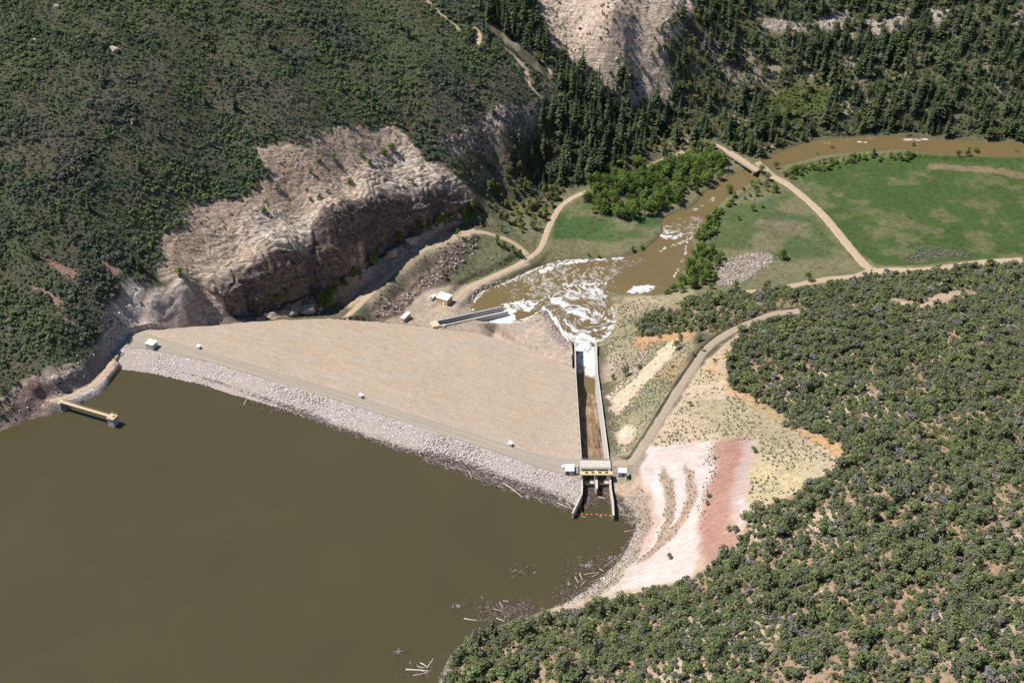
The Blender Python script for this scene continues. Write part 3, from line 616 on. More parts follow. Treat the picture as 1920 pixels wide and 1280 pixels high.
# ------------------------------------------------------------------ water
def water_mat(name, base, deep=None, foam=False):
    m, N, Lk, B = nodes(name); p = mpos(N)
    n = mnoise(N, Lk, 0.02, 5, 0.6, p); r = mramp(N, Lk, n.outputs[0], [(0.3, tuple(c*0.93 for c in base)), (0.7, tuple(c*1.05 for c in base))])
    col = r.outputs[0]; B.inputs['Roughness'].default_value = 0.22; B.inputs['Specular IOR Level'].default_value = 0.5; B.inputs['IOR'].default_value = 1.33
    n2 = mnoise(N, Lk, 0.9, 4, 0.6, p); b = N.new('ShaderNodeBump'); b.inputs['Distance'].default_value = 0.05; b.inputs['Strength'].default_value = 0.5
    Lk.new(n2.outputs[0], b.inputs['Height']); Lk.new(b.outputs[0], B.inputs['Normal'])
    if foam:
        d = N.new('ShaderNodeAttribute'); d.attribute_name = 'foam'; w = N.new('ShaderNodeAttribute'); w.attribute_name = 'swirl'
        def fil(scale, dist, det, width):
            q = mnoise(N, Lk, scale, det, 0.6, w.outputs['Vector'], dist)
            a = N.new('ShaderNodeMath'); a.operation = 'SUBTRACT'; a.inputs[1].default_value = 0.5; Lk.new(q.outputs[0], a.inputs[0])
            c = N.new('ShaderNodeMath'); c.operation = 'ABSOLUTE'; Lk.new(a.outputs[0], c.inputs[0])
            e = N.new('ShaderNodeMath'); e.operation = 'MULTIPLY_ADD'; e.inputs[1].default_value = -width; e.inputs[2].default_value = 1.0; Lk.new(c.outputs[0], e.inputs[0]); return e.outputs[0]
        f1 = fil(0.115, 1.3, 3, 8.0); f2 = fil(0.33, 1.0, 3, 6.0)
        mx = N.new('ShaderNodeMath'); mx.operation = 'MULTIPLY_ADD'; mx.inputs[1].default_value = 0.62; Lk.new(f1, mx.inputs[0])
        h = N.new('ShaderNodeMath'); h.operation = 'MULTIPLY'; h.inputs[1].default_value = 0.38; Lk.new(f2, h.inputs[0]); Lk.new(h.outputs[0], mx.inputs[2])
        dd = N.new('ShaderNodeMath'); dd.operation = 'MULTIPLY_ADD'; dd.inputs[1].default_value = 1.25; dd.inputs[2].default_value = -1.25; Lk.new(d.outputs['Fac'], dd.inputs[0])
        sm = N.new('ShaderNodeMath'); sm.operation = 'ADD'; Lk.new(mx.outputs[0], sm.inputs[0]); Lk.new(dd.outputs[0], sm.inputs[1])
        rr = mramp(N, Lk, sm.outputs[0], [(0.0, g3(0)), (0.14, g3(0.28)), (0.40, g3(0.66)), (0.8, g3(1))])
        fine = mnoise(N, Lk, 1.6, 4, 0.7, p); fr = mramp(N, Lk, fine.outputs[0], [(0.3, (0.42, 0.42, 0.41)), (0.6, (0.66, 0.67, 0.68))])
        x = N.new('ShaderNodeMix'); x.data_type = 'RGBA'; Lk.new(rr.outputs[0], x.inputs[0]); Lk.new(col, x.inputs[6]); Lk.new(fr.outputs[0], x.inputs[7]); col = x.outputs[2]
        b.inputs['Distance'].default_value = 0.3; Lk.new(sm.outputs[0], b.inputs['Height'])
        ro = N.new('ShaderNodeMath'); ro.operation = 'MULTIPLY_ADD'; ro.inputs[1].default_value = 0.6; ro.inputs[2].default_value = 0.25; Lk.new(rr.outputs[0], ro.inputs[0]); Lk.new(ro.outputs[0], B.inputs['Roughness'])
    Lk.new(col, B.inputs['Base Color']); return m
M_LAKE = water_mat('muddy_lake_water', (0.054, 0.0455, 0.0205))
M_RIVER = water_mat('silty_river_water', (0.122, 0.088, 0.038), foam=True)
# reservoir: the shoreline pushed a few metres under the banks, shut off by the dam
tnl = np.gradient(LAKE[:, :2], axis=0); tnl /= np.linalg.norm(tnl, axis=1)[:, None]+1e-9
lk_poly = np.c_[LAKE[:, :2]+np.stack([-tnl[:, 1], tnl[:, 0]], 1)*2.5, np.zeros(len(LAKE))]
i0 = 16; gate_y = 457.2
lk = [tuple(p) for p in lk_poly[:i0+1]] + [(31.8, 440, 0), (31.9, gate_y, 0), (43.6, gate_y, 0), (43.8, 440, 0)] + [tuple(p) for p in lk_poly[i0+1:]]
bm = bmesh.new(); bm.faces.new([bm.verts.new(p) for p in lk]); bmesh.ops.triangulate(bm, faces=bm.faces); bmesh.ops.recalc_face_normals(bm, faces=bm.faces)
for f in bm.faces:
    if f.normal.z < 0: f.normal_flip()
me = bpy.data.meshes.new('reservoir'); bm.to_mesh(me); bm.free(); me.materials.append(M_LAKE); tag(add('reservoir_water', me), kind='structure')

# river, stilling pool and the drowned end of the chute
gx = np.arange(-45, 460, 0.6); gy = np.arange(560, 905, 0.6); RX, RY = np.meshgrid(gx, gy)
sR = sdf(RIVER_W, RX, RY, 8.0)
inch = (RX > sp_left(RY)-0.3) & (RX < sp_right(RY)+0.3) & (RY > 566) & (RY < 626)
inout = (np.abs((RX-OUT_A[0])*OUT_N[0]+(RY-OUT_A[1])*OUT_N[1]) < 2.2) & ((RX-OUT_A[0])*OUT_D[0]+(RY-OUT_A[1])*OUT_D[1] > OUT_L*0.5) & ((RX-OUT_A[0])*OUT_D[0]+(RY-OUT_A[1])*OUT_D[1] < OUT_L+3)
block = ((RX > sp_left(RY)-2.5) & (RX < sp_right(RY)+2.5) & (RY < 613) & ~inch)
mR = ((sR > -2.2) & ~block) | inch | inout
RZ = water_z(RX, RY)
foam = np.full(RX.shape, 0.10)
def rp(pts): return np.array([at_river(q) for q in pts])
def fpoly(pts, val, feather, warp=3.0):
    s = sdf(rp(pts), RX+(fbm(RX, RY, 5, 3, 3)-0.5)*warp*2, RY+(fbm(RX, RY, 5, 3, 9)-0.5)*warp*2, feather+4)
    m = sstep(-feather, feather*0.4, s); foam[:] = foam*(1-m)+val*m
def fline(pts, val, width, warp=2.0):
    D, _ = ldist(rp(pts), RX+(fbm(RX, RY, 5, 3, 3)-0.5)*warp*2, RY+(fbm(RX, RY, 5, 3, 9)-0.5)*warp*2, width*3+4)
    m = sstep(width*1.6, width*0.4, D); foam[:] = np.maximum(foam, val*m)
fpoly([(890,565),(985,505),(1150,485),(1240,480),(1280,500),(1240,550),(1150,560),(1010,585)], 0.38, 8)
fpoly([(980,520),(1040,500),(1150,505),(1130,560),(1040,575),(1000,570)], 0.49, 5)
fpoly([(1170,515),(1235,480),(1310,470),(1280,520),(1230,545),(1170,545)], 0.20, 5)
fpoly([(1060,535),(1140,530),(1130,560),(1060,560)], 0.70, 3)
fpoly([(1030,565),(1140,560),(1150,600),(1140,640),(1075,640),(1040,600)], 0.47, 3)
fpoly([(895,548),(925,545),(950,560),(925,575),(890,590)], 0.12, 3)
fline([(886,590),(886,568),(905,548),(960,525),(1010,502)], 0.66, 1.6)
fline([(985,507),(1018,497),(1048,489),(1100,486),(1160,484)], 0.66, 2.2)
fline([(1015,508),(1050,495),(1095,489)], 0.8, 2.2)
fpoly([(905,606),(940,584),(958,582),(968,598),(950,610),(925,611)], 1.25, 1.5, 1.0)
fpoly([(945,570),(990,563),(1010,570),(985,582),(955,583)], 0.95, 2.5)
fline([(960,606),(990,596),(1015,585),(1030,580)], 0.85, 1.2)
fline([(1022,578),(1040,600),(1052,620),(1068,636)], 0.9, 1.6)
fpoly([(1048,618),(1062,632),(1078,640),(1118,640),(1110,628),(1080,630)], 0.98, 2.5)
fline([(1152,578),(1156,600),(1146,622),(1128,638)], 0.85, 2.6)
fline([(1040,562),(1062,578),(1092,590)], 0.95, 3.2)
fline([(1060,570),(1100,580),(1140,600)], 0.75, 2.0)
fline([(1060,600),(1075,618),(1105,622),(1135,612)], 0.8, 1.8)
fline([(1090,600),(1105,592),(1115,605)], 0.75, 1.4)
fpoly([(1172,548),(1185,541),(1205,538),(1228,535),(1224,544),(1200,550)], 1.0, 1.5)
fpoly([(1228,440),(1242,426),(1275,430),(1300,430),(1300,445),(1262,447)], 0.74, 3.5)
fpoly([(1250,425),(1300,400),(1320,420),(1300,445),(1255,432)], 0.46, 4)
fline([(1240,470),(1262,462),(1290,450)], 0.6, 1.5); fline([(1290,450),(1280,490),(1262,520)], 0.6, 1.2)
fline([(1300,395),(1330,380),(1345,360)], 0.5, 1.5); fline([(1500,272),(1640,258)], 0.45, 1.2); fline([(1700,262),(1735,262)], 0.75, 1.6); fline([(1612,268),(1625,266)], 0.85, 1.5)
fpoly([(1330,360),(1400,310),(1430,320),(1370,370)], 0.26, 4)
yc = sstep(588, 592, RY)*inch
foam = np.where(inch, np.where(RY < 590, 0.0, np.where(RY < 612, 0.72+0.35*sstep(36, 42, RX+(RY-600)*0.15), 0.85)), foam)
foam = np.where(inch & (RY < 594), sstep(-4, 4, (RX-39)*0.9+(RY-593)*1.0)*0.9*sstep(584, 592, RY), foam)
foam = np.where(inout, 1.1, foam)
pc = at_river((1098, 592)); dx_ = RX-pc[0]; dy_ = RY-pc[1]; rr_ = np.hypot(dx_, dy_)
ang = 2.6*np.exp(-(rr_/13.0)**2); SWX = dx_*np.cos(ang)-dy_*np.sin(ang); SWY = dx_*np.sin(ang)+dy_*np.cos(ang)
fl = sstep(735, 800, RY)                   # further down the current draws the foam out along the river
SWX = SWX*(1-0.55*fl); SWY = SWY*(1-0.1*fl)
RZ = RZ + np.clip(foam-0.3, 0, 1)*(0.5*(fbm(RX, RY, 2.5, 3, 21)-0.4))
fm = mR[:-1, :-1] & mR[1:, :-1] & mR[:-1, 1:] & mR[1:, 1:]
ID = np.arange(RX.size).reshape(RX.shape); q = np.stack([ID[:-1, :-1], ID[:-1, 1:], ID[1:, 1:], ID[1:, :-1]], -1)[fm]
u, inv = np.unique(q.ravel(), return_inverse=True)
me = np_mesh('river', np.stack([RX.ravel()[u], RY.ravel()[u], RZ.ravel()[u]], 1), inv.reshape(-1, 4), M_RIVER, True, {'foam': foam.ravel()[u]})
me.attributes.new('swirl', 'FLOAT_VECTOR', 'POINT').data.foreach_set('vector', np.stack([SWX.ravel()[u], SWY.ravel()[u], 0*u], 1).astype(np.float32).ravel())
tag(add('river_water', me), kind='structure')

# ------------------------------------------------------------------ roads draped on the ground
M_DIRT = simple('pale_road_dirt', (0.335, 0.25, 0.17), 0.95, 0.16, 0.6, 0.05)
M_DIRT2 = simple('grey_road_gravel', (0.285, 0.225, 0.165), 0.95, 0.13, 0.6, 0.05)
for k, r in ROADS.items():
    W = dense(r['line'], 1.6); T = np.gradient(W[:, :2], axis=0); T /= np.linalg.norm(T, axis=1)[:, None]+1e-9; Nn = np.stack([-T[:, 1], T[:, 0]], 1)
    lat = np.array([-1, -0.85, -0.4, 0, 0.4, 0.85, 1.0]); nl_ = len(lat); hw = r['w']/2*(0.92+0.35*(fbm(W[:, 0], W[:, 1], 4, 3, 13)-0.5))
    if k in ('ridge_track', 'upper_track', 'bend_track', 'gully_track'): hw = hw*np.clip(0.35+1.5*fbm(W[:, 0], W[:, 1], 9, 2, 19), 0.3, 1.3)
    Px = W[:, None, 0]+Nn[:, None, 0]*lat*hw[:, None]; Py = W[:, None, 1]+Nn[:, None, 1]*lat*hw[:, None]
    Pz = bil(Z, Px.ravel(), Py.ravel()).reshape(Px.shape)+np.array([-0.25, 0.07, 0.12, 0.1, 0.12, 0.07, -0.25])
    I = np.arange(Px.size).reshape(Px.shape); q = np.stack([I[:-1, :-1], I[1:, :-1], I[1:, 1:], I[:-1, 1:]], -1).reshape(-1, 4)
    nm = 'access_road' if k == 'access_road' else ('dirt_road' if 'road' in k else 'dirt_track')
    tag(add(nm, np_mesh(nm, np.stack([Px, Py, Pz], -1).reshape(-1, 3), q[:, ::-1], M_DIRT2 if k == 'access_road' else M_DIRT, True)), kind='structure')

# ------------------------------------------------------------------ prototypes to scatter
def hull_rock(seed):
    r = np.random.default_rng(seed); bmr = bmesh.new()
    p = r.normal(size=(11, 3)); p /= np.linalg.norm(p, axis=1)[:, None]; p *= r.uniform(0.75, 1.1, (11, 1))*np.array([1.0, 0.8, 0.6])
    for v in p: bmr.verts.new(v)
    bmesh.ops.convex_hull(bmr, input=bmr.verts); bmr.verts.index_update()
    V = np.array([v.co[:] for v in bmr.verts]); F = np.array([[v.index for v in f.verts] for f in bmr.faces if len(f.verts) == 3]); bmr.free()
    return V, F, np.full(len(V), 0.5)
ROCKP = [hull_rock(s) for s in range(8)]
def scatter(protos, pos, sc, rz, tint, tintmix=0.65, tilt=0.0, r=rng):
    """merge copies of the prototypes into one vertex / face / tint set"""
    Vs, Fs, Ts, off = [], [], [], 0
    pick = r.integers(0, len(protos), len(pos)); sc = np.asarray(sc, float)
    if sc.ndim == 1: sc = np.repeat(sc[:, None], 3, 1)
    for k, (V, F, T) in enumerate(protos):
        i = np.nonzero(pick == k)[0]
        if not len(i): continue
        c, s = np.cos(rz[i]), np.sin(rz[i]); P = V[None]*sc[i][:, None]
        if tilt:
            a = r.normal(0, tilt, len(i))[:, None]; P = np.stack([P[..., 0], P[..., 1]*np.cos(a)-P[..., 2]*np.sin(a), P[..., 1]*np.sin(a)+P[..., 2]*np.cos(a)], -1)
        Q = np.stack([P[..., 0]*c[:, None]-P[..., 1]*s[:, None], P[..., 0]*s[:, None]+P[..., 1]*c[:, None], P[..., 2]], -1)+pos[i][:, None]
        Vs.append(Q.reshape(-1, 3)); n = len(V)
        Fs.append((F[None]+(off+np.arange(len(i))*n)[:, None, None]).reshape(-1, F.shape[1])); off += n*len(i)
        Ts.append((tint[i][:, None]*tintmix+T[None]*(1-tintmix)).ravel())
    return np.concatenate(Vs), np.concatenate(Fs), np.concatenate(Ts)
def tint_mat(name, stops, rough=0.9, noise=0.0, nscale=1.0, trans=0.0, objr=0.0):
    m, N, Lk, B = nodes(name); a = N.new('ShaderNodeAttribute'); a.attribute_name = 'tint'; src = a.outputs['Fac']
    if objr:
        oi = N.new('ShaderNodeObjectInfo'); x = N.new('ShaderNodeMath'); x.operation = 'MULTIPLY_ADD'; x.inputs[1].default_value = objr; x.inputs[2].default_value = -objr/2
        Lk.new(oi.outputs['Random'], x.inputs[0]); y = N.new('ShaderNodeMath'); y.operation = 'ADD'; Lk.new(x.outputs[0], y.inputs[0]); Lk.new(src, y.inputs[1]); src = y.outputs[0]
    r = mramp(N, Lk, src, stops); col = r.outputs[0]
    if noise:
        n = mnoise(N, Lk, nscale, 4, 0.6, mpos(N)); r2 = mramp(N, Lk, n.outputs[0], [(0.3, g3(1-noise)), (0.7, g3(1+noise))]); col = mmul(N, Lk, col, r2.outputs[0])
    if trans:
        d = N.new('ShaderNodeBsdfDiffuse'); t = N.new('ShaderNodeBsdfTranslucent'); mx = N.new('ShaderNodeMixShader'); mx.inputs[0].default_value = trans
        Lk.new(col, d.inputs[0]); Lk.new(col, t.inputs[0]); Lk.new(d.outputs[0], mx.inputs[1]); Lk.new(t.outputs[0], mx.inputs[2])
        Lk.new(mx.outputs[0], N['Material Output'].inputs[0]); N.remove(B)
    else:
        Lk.new(col, B.inputs['Base Color']); B.inputs['Roughness'].default_value = rough; B.inputs['Specular IOR Level'].default_value = 0.2
    return m
def fill(s, dens_cell, test=None, jitter=1.0, x0=None):
    """jittered points inside a zone given by its signed-distance grid"""
    js, is_ = np.nonzero(s > 0)
    bx0, bx1, by0, by1 = xs[is_.min()], xs[is_.max()], ys[js.min()], ys[js.max()]
    a, b = np.meshgrid(np.arange(bx0, bx1, dens_cell), np.arange(by0, by1, dens_cell))
    a = a.ravel()+rng.uniform(-0.5, 0.5, a.size)*dens_cell*jitter; b = b.ravel()+rng.uniform(-0.5, 0.5, b.size)*dens_cell*jitter
    k = bil(s, a, b) > 0; return a[k], b[k]
def in_frame(x, y, z, m=70):
    px, py = project(np.stack([x, y, z], -1)); return (px > -m) & (px < 1920+m) & (py > -m) & (py < 1280+m)
def terr(x, y): return bil(Z, x, y)

# ------------------------------------------------------------------ the embankment dam
M_FACE = None
def dam_face_mat():
    m, N, Lk, B = nodes('dam_face_rockfill'); p = mpos(N)
    mp = N.new('ShaderNodeMapping'); mp.inputs['Rotation'].default_value = (0, 0, -math.atan2(AXT[1], AXT[0])); Lk.new(p, mp.inputs[0])
    mp2 = N.new('ShaderNodeMapping'); mp2.inputs['Scale'].default_value = (0.12, 0.4, 0.4); Lk.new(mp.outputs[0], mp2.inputs[0])
    n0 = mnoise(N, Lk, 0.6, 5, 0.6, mp2.outputs[0]); r0 = mramp(N, Lk, n0.outputs[0], [(0.3, (0.345, 0.28, 0.213)), (0.5, (0.363, 0.297, 0.229)), (0.7, (0.383, 0.316, 0.247))])
    n1 = mnoise(N, Lk, 0.06, 5, 0.65, p); r1 = mramp(N, Lk, n1.outputs[0], [(0.35, (1.04, 0.97, 0.90)), (0.65, g3(1.0))])
    n2 = mnoise(N, Lk, 0.95, 6, 0.75, p); r2 = mramp(N, Lk, n2.outputs[0], [(0.36, g3(0.72)), (0.5, g3(1.0)), (0.66, g3(1.16))])
    c = mmul(N, Lk, mmul(N, Lk, r0.outputs[0], r1.outputs[0]), r2.outputs[0]); Lk.new(c, B.inputs['Base Color']); B.inputs['Roughness'].default_value = 0.95; B.inputs['Specular IOR Level'].default_value = 0.1
    b = N.new('ShaderNodeBump'); b.inputs['Distance'].default_value = 0.5; b.inputs['Strength'].default_value = 0.7; Lk.new(n2.outputs[0], b.inputs['Height']); Lk.new(b.outputs[0], B.inputs['Normal']); return m
M_FACE = dam_face_mat()
M_RIPB = simple('riprap_bedding', (0.32, 0.27, 0.235), 0.95, 0.35, 1.2, 0.3)
M_ROCK = tint_mat('pale_quarried_rock', [(0.0, (0.24, 0.21, 0.20)), (0.35, (0.40, 0.35, 0.32)), (0.7, (0.49, 0.44, 0.405)), (1.0, (0.58, 0.55, 0.53))], 0.9, 0.2, 2.0)
M_ROCK2 = tint_mat('mauve_bank_rock', [(0.0, (0.20, 0.16, 0.15)), (0.5, (0.34, 0.275, 0.245)), (1.0, (0.46, 0.39, 0.35))], 0.9, 0.2, 2.0)
dam = thing('embankment_dam', 'long tan rockfill dam with a gravel road along its crest, holding back the brown lake', 'dam', (float((AXA+AXB)[0]/2), float((AXA+AXB)[1]/2), 0))
DI = Matrix.Translation(dam.location)
def dpart(name, V, F, mat, attrs=None, smooth=True):
    return add(name, np_mesh(name, np.asarray(V)-np.array(dam.location)[None], F, mat, smooth, attrs), dam)
sg = np.arange(-14, 262, 1.1); og = np.arange(-24, 132, 1.1); SG, OG = np.meshgrid(sg, og)
DX = AXA[0]+AXT[0]*SG+AXN[0]*OG; DY = AXA[1]+AXT[1]*SG+AXN[1]*OG
dsd = sdf(DAM_POLY, DX, DY, 6.0); csd = sdf(CREST_POLY, DX, DY, 8.0)
DZm = dam_z(DX, DY)+np.where(csd < -1, (fbm(DX, DY, 3, 3, 55)-0.5)*0.45+(fbm(DX, DY, 26, 3, 57)-0.5)*1.0, 0)-np.where(csd > 0, 0.12, 0)
fm_ = lambda M: 0.25*(M[:-1, :-1]+M[:-1, 1:]+M[1:, 1:]+M[1:, :-1])
ID = np.arange(DX.size).reshape(DX.shape); q = np.stack([ID[:-1, :-1], ID[:-1, 1:], ID[1:, 1:], ID[1:, :-1]], -1)
ok = (fm_(dsd) > -1.3) & (fm_(DX) < sp_left(fm_(DY))-0.2)
for nm, sel, mat in (('downstream_face', ok & (fm_(OG) > 0), M_FACE), ('upstream_slope', ok & (fm_(OG) <= 0), M_RIPB)):
    qq = q[sel]; u, inv = np.unique(qq.ravel(), return_inverse=True)
    dpart(nm, np.stack([DX.ravel()[u], DY.ravel()[u], DZm.ravel()[u]], 1), inv.reshape(-1, 4), mat)
cp = dense(np.r_[CREST_POLY, CREST_POLY[:1]], 4.0)[:-1]
bm = bmesh.new(); bm.faces.new([bm.verts.new((p[0]-dam.location[0], p[1]-dam.location[1], CREST_Z+0.06)) for p in cp]); bmesh.ops.triangulate(bm, faces=bm.faces)
for f in bm.faces:
    f.normal_update()
    if f.normal.z < 0: f.normal_flip()
me = bpy.data.meshes.new('crest_road'); bm.to_mesh(me); bm.free()
def crest_mat():
    m, N, Lk, B = nodes('crest_gravel'); p = mpos(N)
    mp = N.new('ShaderNodeMapping'); mp.inputs['Rotation'].default_value = (0, 0, -math.atan2(AXT[1], AXT[0])); Lk.new(p, mp.inputs[0])
    mp2 = N.new('ShaderNodeMapping'); mp2.inputs['Scale'].default_value = (0.03, 0.9, 1); Lk.new(mp.outputs[0], mp2.inputs[0])
    n0 = mnoise(N, Lk, 0.7, 4, 0.6, mp2.outputs[0]); r0 = mramp(N, Lk, n0.outputs[0], [(0.3, (0.235, 0.20, 0.155)), (0.7, (0.285, 0.245, 0.192))])
    n2 = mnoise(N, Lk, 1.5, 4, 0.7, p); r2 = mramp(N, Lk, n2.outputs[0], [(0.3, g3(0.9)), (0.7, g3(1.1))])
    Lk.new(mmul(N, Lk, r0.outputs[0], r2.outputs[0]), B.inputs['Base Color']); B.inputs['Roughness'].default_value = 0.95; B.inputs['Specular IOR Level'].default_value = 0.1; return m
M_CREST = crest_mat(); me.materials.append(M_CREST); add('crest_road', me, dam)
# riprap on the lake side
n = 9000; a = rng.uniform(-12, 252, n); b = rng.uniform(-24, -2, n)
rx = AXA[0]+AXT[0]*a+AXN[0]*b; ry = AXA[1]+AXT[1]*a+AXN[1]*b; cs = sdf(CREST_POLY, rx, ry, 30.0); dz_ = dam_z(rx, ry)
k = (cs < -0.5) & (dz_ > -1.0) & (sdf(DAM_POLY, rx, ry, 6.0) > -0.5) & (rx < sp_left(ry)-1.2)
rx, ry, dz_ = rx[k], ry[k], dz_[k]; tn_ = np.clip(rng.beta(2.5, 2.2, len(rx))-0.12*(dz_ < 0.9), 0, 1)
V, F, T = scatter(ROCKP, np.stack([rx, ry, dz_+0.1], 1), rng.uniform(0.32, 0.8, len(rx)), rng.uniform(0, 6.3, len(rx)), tn_, 0.85, 0.5)
tag(dpart('riprap', V, F, M_ROCK, {'tint': T}, False), kind='stuff')

def rocks_on(name, pts, n, lo, hi, mat, F=None, z_off=0.05, kind='stuff', warp=3.0):
    s = zone('_r', pts, 10.0, warp); js, is_ = np.nonzero(s > 0)
    x = rng.uniform(xs[is_.min()], xs[is_.max()], n*3); y = rng.uniform(ys[js.min()], ys[js.max()], n*3)
    k = np.nonzero(bil(s, x, y) > 0)[0][:n]; x, y = x[k], y[k]
    sc = lo+(hi-lo)*rng.uniform(0, 1, len(x))**2.2
    V, F, T = scatter(ROCKP, np.stack([x, y, terr(x, y)+z_off+sc*0.15], 1), sc, rng.uniform(0, 6.3, len(x)), rng.uniform(0, 1, len(x)), 0.85, 0.5)
    return tag(add(name, np_mesh(name, V, F, mat, False, {'tint': T})), kind=kind)
rocks_on('bank_stones', [(886,600),(878,572),(890,545),(925,530),(960,522),(960,530),(925,543),(900,556),(890,575),(893,600)], 900, 0.35, 0.8, M_ROCK2)
rocks_on('bank_stones', [(1014,584),(1030,582),(1044,602),(1056,624),(1074,645),(1072,655),(1045,645),(1025,620)], 900, 0.3, 0.75, M_ROCK2)
rocks_on('bank_stones', [(905,618),(930,622),(970,610),(1015,592),(1020,600),(980,622),(930,630)], 350, 0.25, 0.6, M_ROCK)
rocks_on('rubble', [(1340,525),(1345,500),(1365,485),(1400,475),(1450,475),(1452,490),(1430,505),(1400,525),(1370,535),(1345,535)], 1500, 0.4, 1.0, M_ROCK2)
rocks_on('gully_stones', [(690,606),(720,578),(790,525),(850,468),(885,445),(900,462),(860,498),(828,528),(788,548),(742,588)], 1500, 0.3, 1.1, M_ROCK2)
rocks_on('shore_stones', [(1165,935),(1180,960),(1190,985),(1185,1010),(1160,1052),(1110,1100),(1060,1132),(1065,1142),(1125,1106),(1180,1050),(1205,1000),(1200,960),(1178,930)], 1500, 0.2, 0.6, M_ROCK)
rocks_on('talus_stones', [(484,290),(551,280),(600,258),(690,245),(735,290),(640,340),(560,390),(480,400),(400,470),(360,540),(310,510),(310,450),(360,390),(430,385),(495,340)], 1600, 0.2, 0.75, M_ROCK2)
M_ROCK3 = tint_mat('broken_sandstone', [(0.0, (0.30, 0.235, 0.185)), (0.5, (0.44, 0.355, 0.28)), (1.0, (0.54, 0.455, 0.38))], 0.95, 0.25, 1.2)
rocks_on('ledge_blocks', [(385,560),(420,500),(455,410),(520,390),(600,395),(680,300),(740,265),(800,310),(880,355),(890,372),(830,378),(770,384),(720,402),(677,432),(630,462),(577,470),(535,492),(475,516),(440,520),(420,590)], 420, 0.3, 1.5, M_ROCK3, z_off=-0.25)
rocks_on('ledge_blocks', [(1010,0),(1270,-20),(1250,60),(1160,150),(1110,160),(1060,80)], 200, 0.3, 1.6, M_ROCK3, z_off=-0.2)
rocks_on('cliff_foot_stones', [(560,590),(640,560),(700,515),(770,470),(850,430),(880,425),(850,445),(780,480),(720,520),(660,570),(600,600)], 260, 0.3, 1.5, M_ROCK2)
rocks_on('hillside_stones', [(0,780),(80,715),(190,640),(225,560),(260,535),(230,640),(150,735),(90,765),(0,800)], 350, 0.25, 0.9, M_ROCK)
rocks_on('hillside_stones', [(1420,610),(1900,520),(1900,1270),(850,1270),(1060,1160),(1300,1090),(1400,1000),(1600,870),(1370,700)], 900, 0.2, 0.7, M_ROCK)

# ------------------------------------------------------------------ built things
def concrete(name, c, var=0.14, streak=False):
    m, N, Lk, B = nodes(name); p = mpos(N)
    n = mnoise(N, Lk, 0.5, 6, 0.65, p); r = mramp(N, Lk, n.outputs[0], [(0.3, tuple(x*(1-var) for x in c)), (0.7, tuple(x*(1+var) for x in c))]); col = r.outputs[0]
    if streak:
        mp = N.new('ShaderNodeMapping'); mp.inputs['Scale'].default_value = (1.0, 0.045, 0.3); Lk.new(p, mp.inputs[0])
        n2 = mnoise(N, Lk, 0.55, 6, 0.7, mp.outputs[0], 0.3); r2 = mramp(N, Lk, n2.outputs[0], [(0.36, (0.20, 0.145, 0.10)), (0.47, (0.46, 0.35, 0.25)), (0.55, (0.68, 0.54, 0.41)), (0.68, (1.05, 0.92, 0.78))])
        col = mmul(N, Lk, col, r2.outputs[0])
    Lk.new(col, B.inputs['Base Color']); B.inputs['Roughness'].default_value = 0.85; B.inputs['Specular IOR Level'].default_value = 0.25; return m
M_CON = concrete('light_concrete', (0.40, 0.365, 0.315)); M_CONG = concrete('grey_concrete', (0.36, 0.35, 0.33)); M_COND = concrete('dark_wet_concrete', (0.17, 0.165, 0.15))
M_CHUTE = concrete('stained_chute_concrete', (0.30, 0.25, 0.19), 0.2, True); M_CONW = concrete('sunlit_concrete', (0.44, 0.41, 0.37), 0.12)  # M_CONW: paler copy of the concrete, sunlight put into its colour
M_WHITE = simple('white_painted_metal', (0.80, 0.80, 0.79), 0.45, 0.04, 0.6); M_WALLG = simple('grey_block_wall', (0.42, 0.42, 0.41), 0.85, 0.08, 2.0)
M_TAN = simple('tan_siding', (0.50, 0.37, 0.25), 0.8, 0.06, 1.5); M_YEL = simple('yellow_paint', (0.50, 0.38, 0.22), 0.6, 0.1, 2.0); M_DARK = simple('dark_steel', (0.04, 0.04, 0.045), 0.6, 0.2, 2.0)
M_GATE = simple('grey_gate_steel', (0.13, 0.125, 0.12), 0.55, 0.25, 1.2); M_RAIL = simple('galvanised_rail', (0.30, 0.29, 0.27), 0.5, 0.1, 2.0); M_RUST = simple('rusted_rail', (0.11, 0.075, 0.055), 0.8, 0.2, 2.0)
M_DECK = simple('planked_deck', (0.46, 0.35, 0.21), 0.8, 0.15, 1.2); M_ORANGE = simple('orange_float', (0.60, 0.17, 0.06), 0.5, 0.1, 2.0); M_GREEN = simple('green_grey_paint', (0.17, 0.20, 0.16), 0.6, 0.1, 2.0)
M_GLASS = simple('dark_window', (0.03, 0.035, 0.04), 0.15, 0.1, 2.0); M_RUBBER = simple('black_rubber', (0.02, 0.02, 0.02), 0.8, 0.1, 3.0); M_WOODP = simple('weathered_pole', (0.16, 0.12, 0.09), 0.9, 0.2, 3.0)

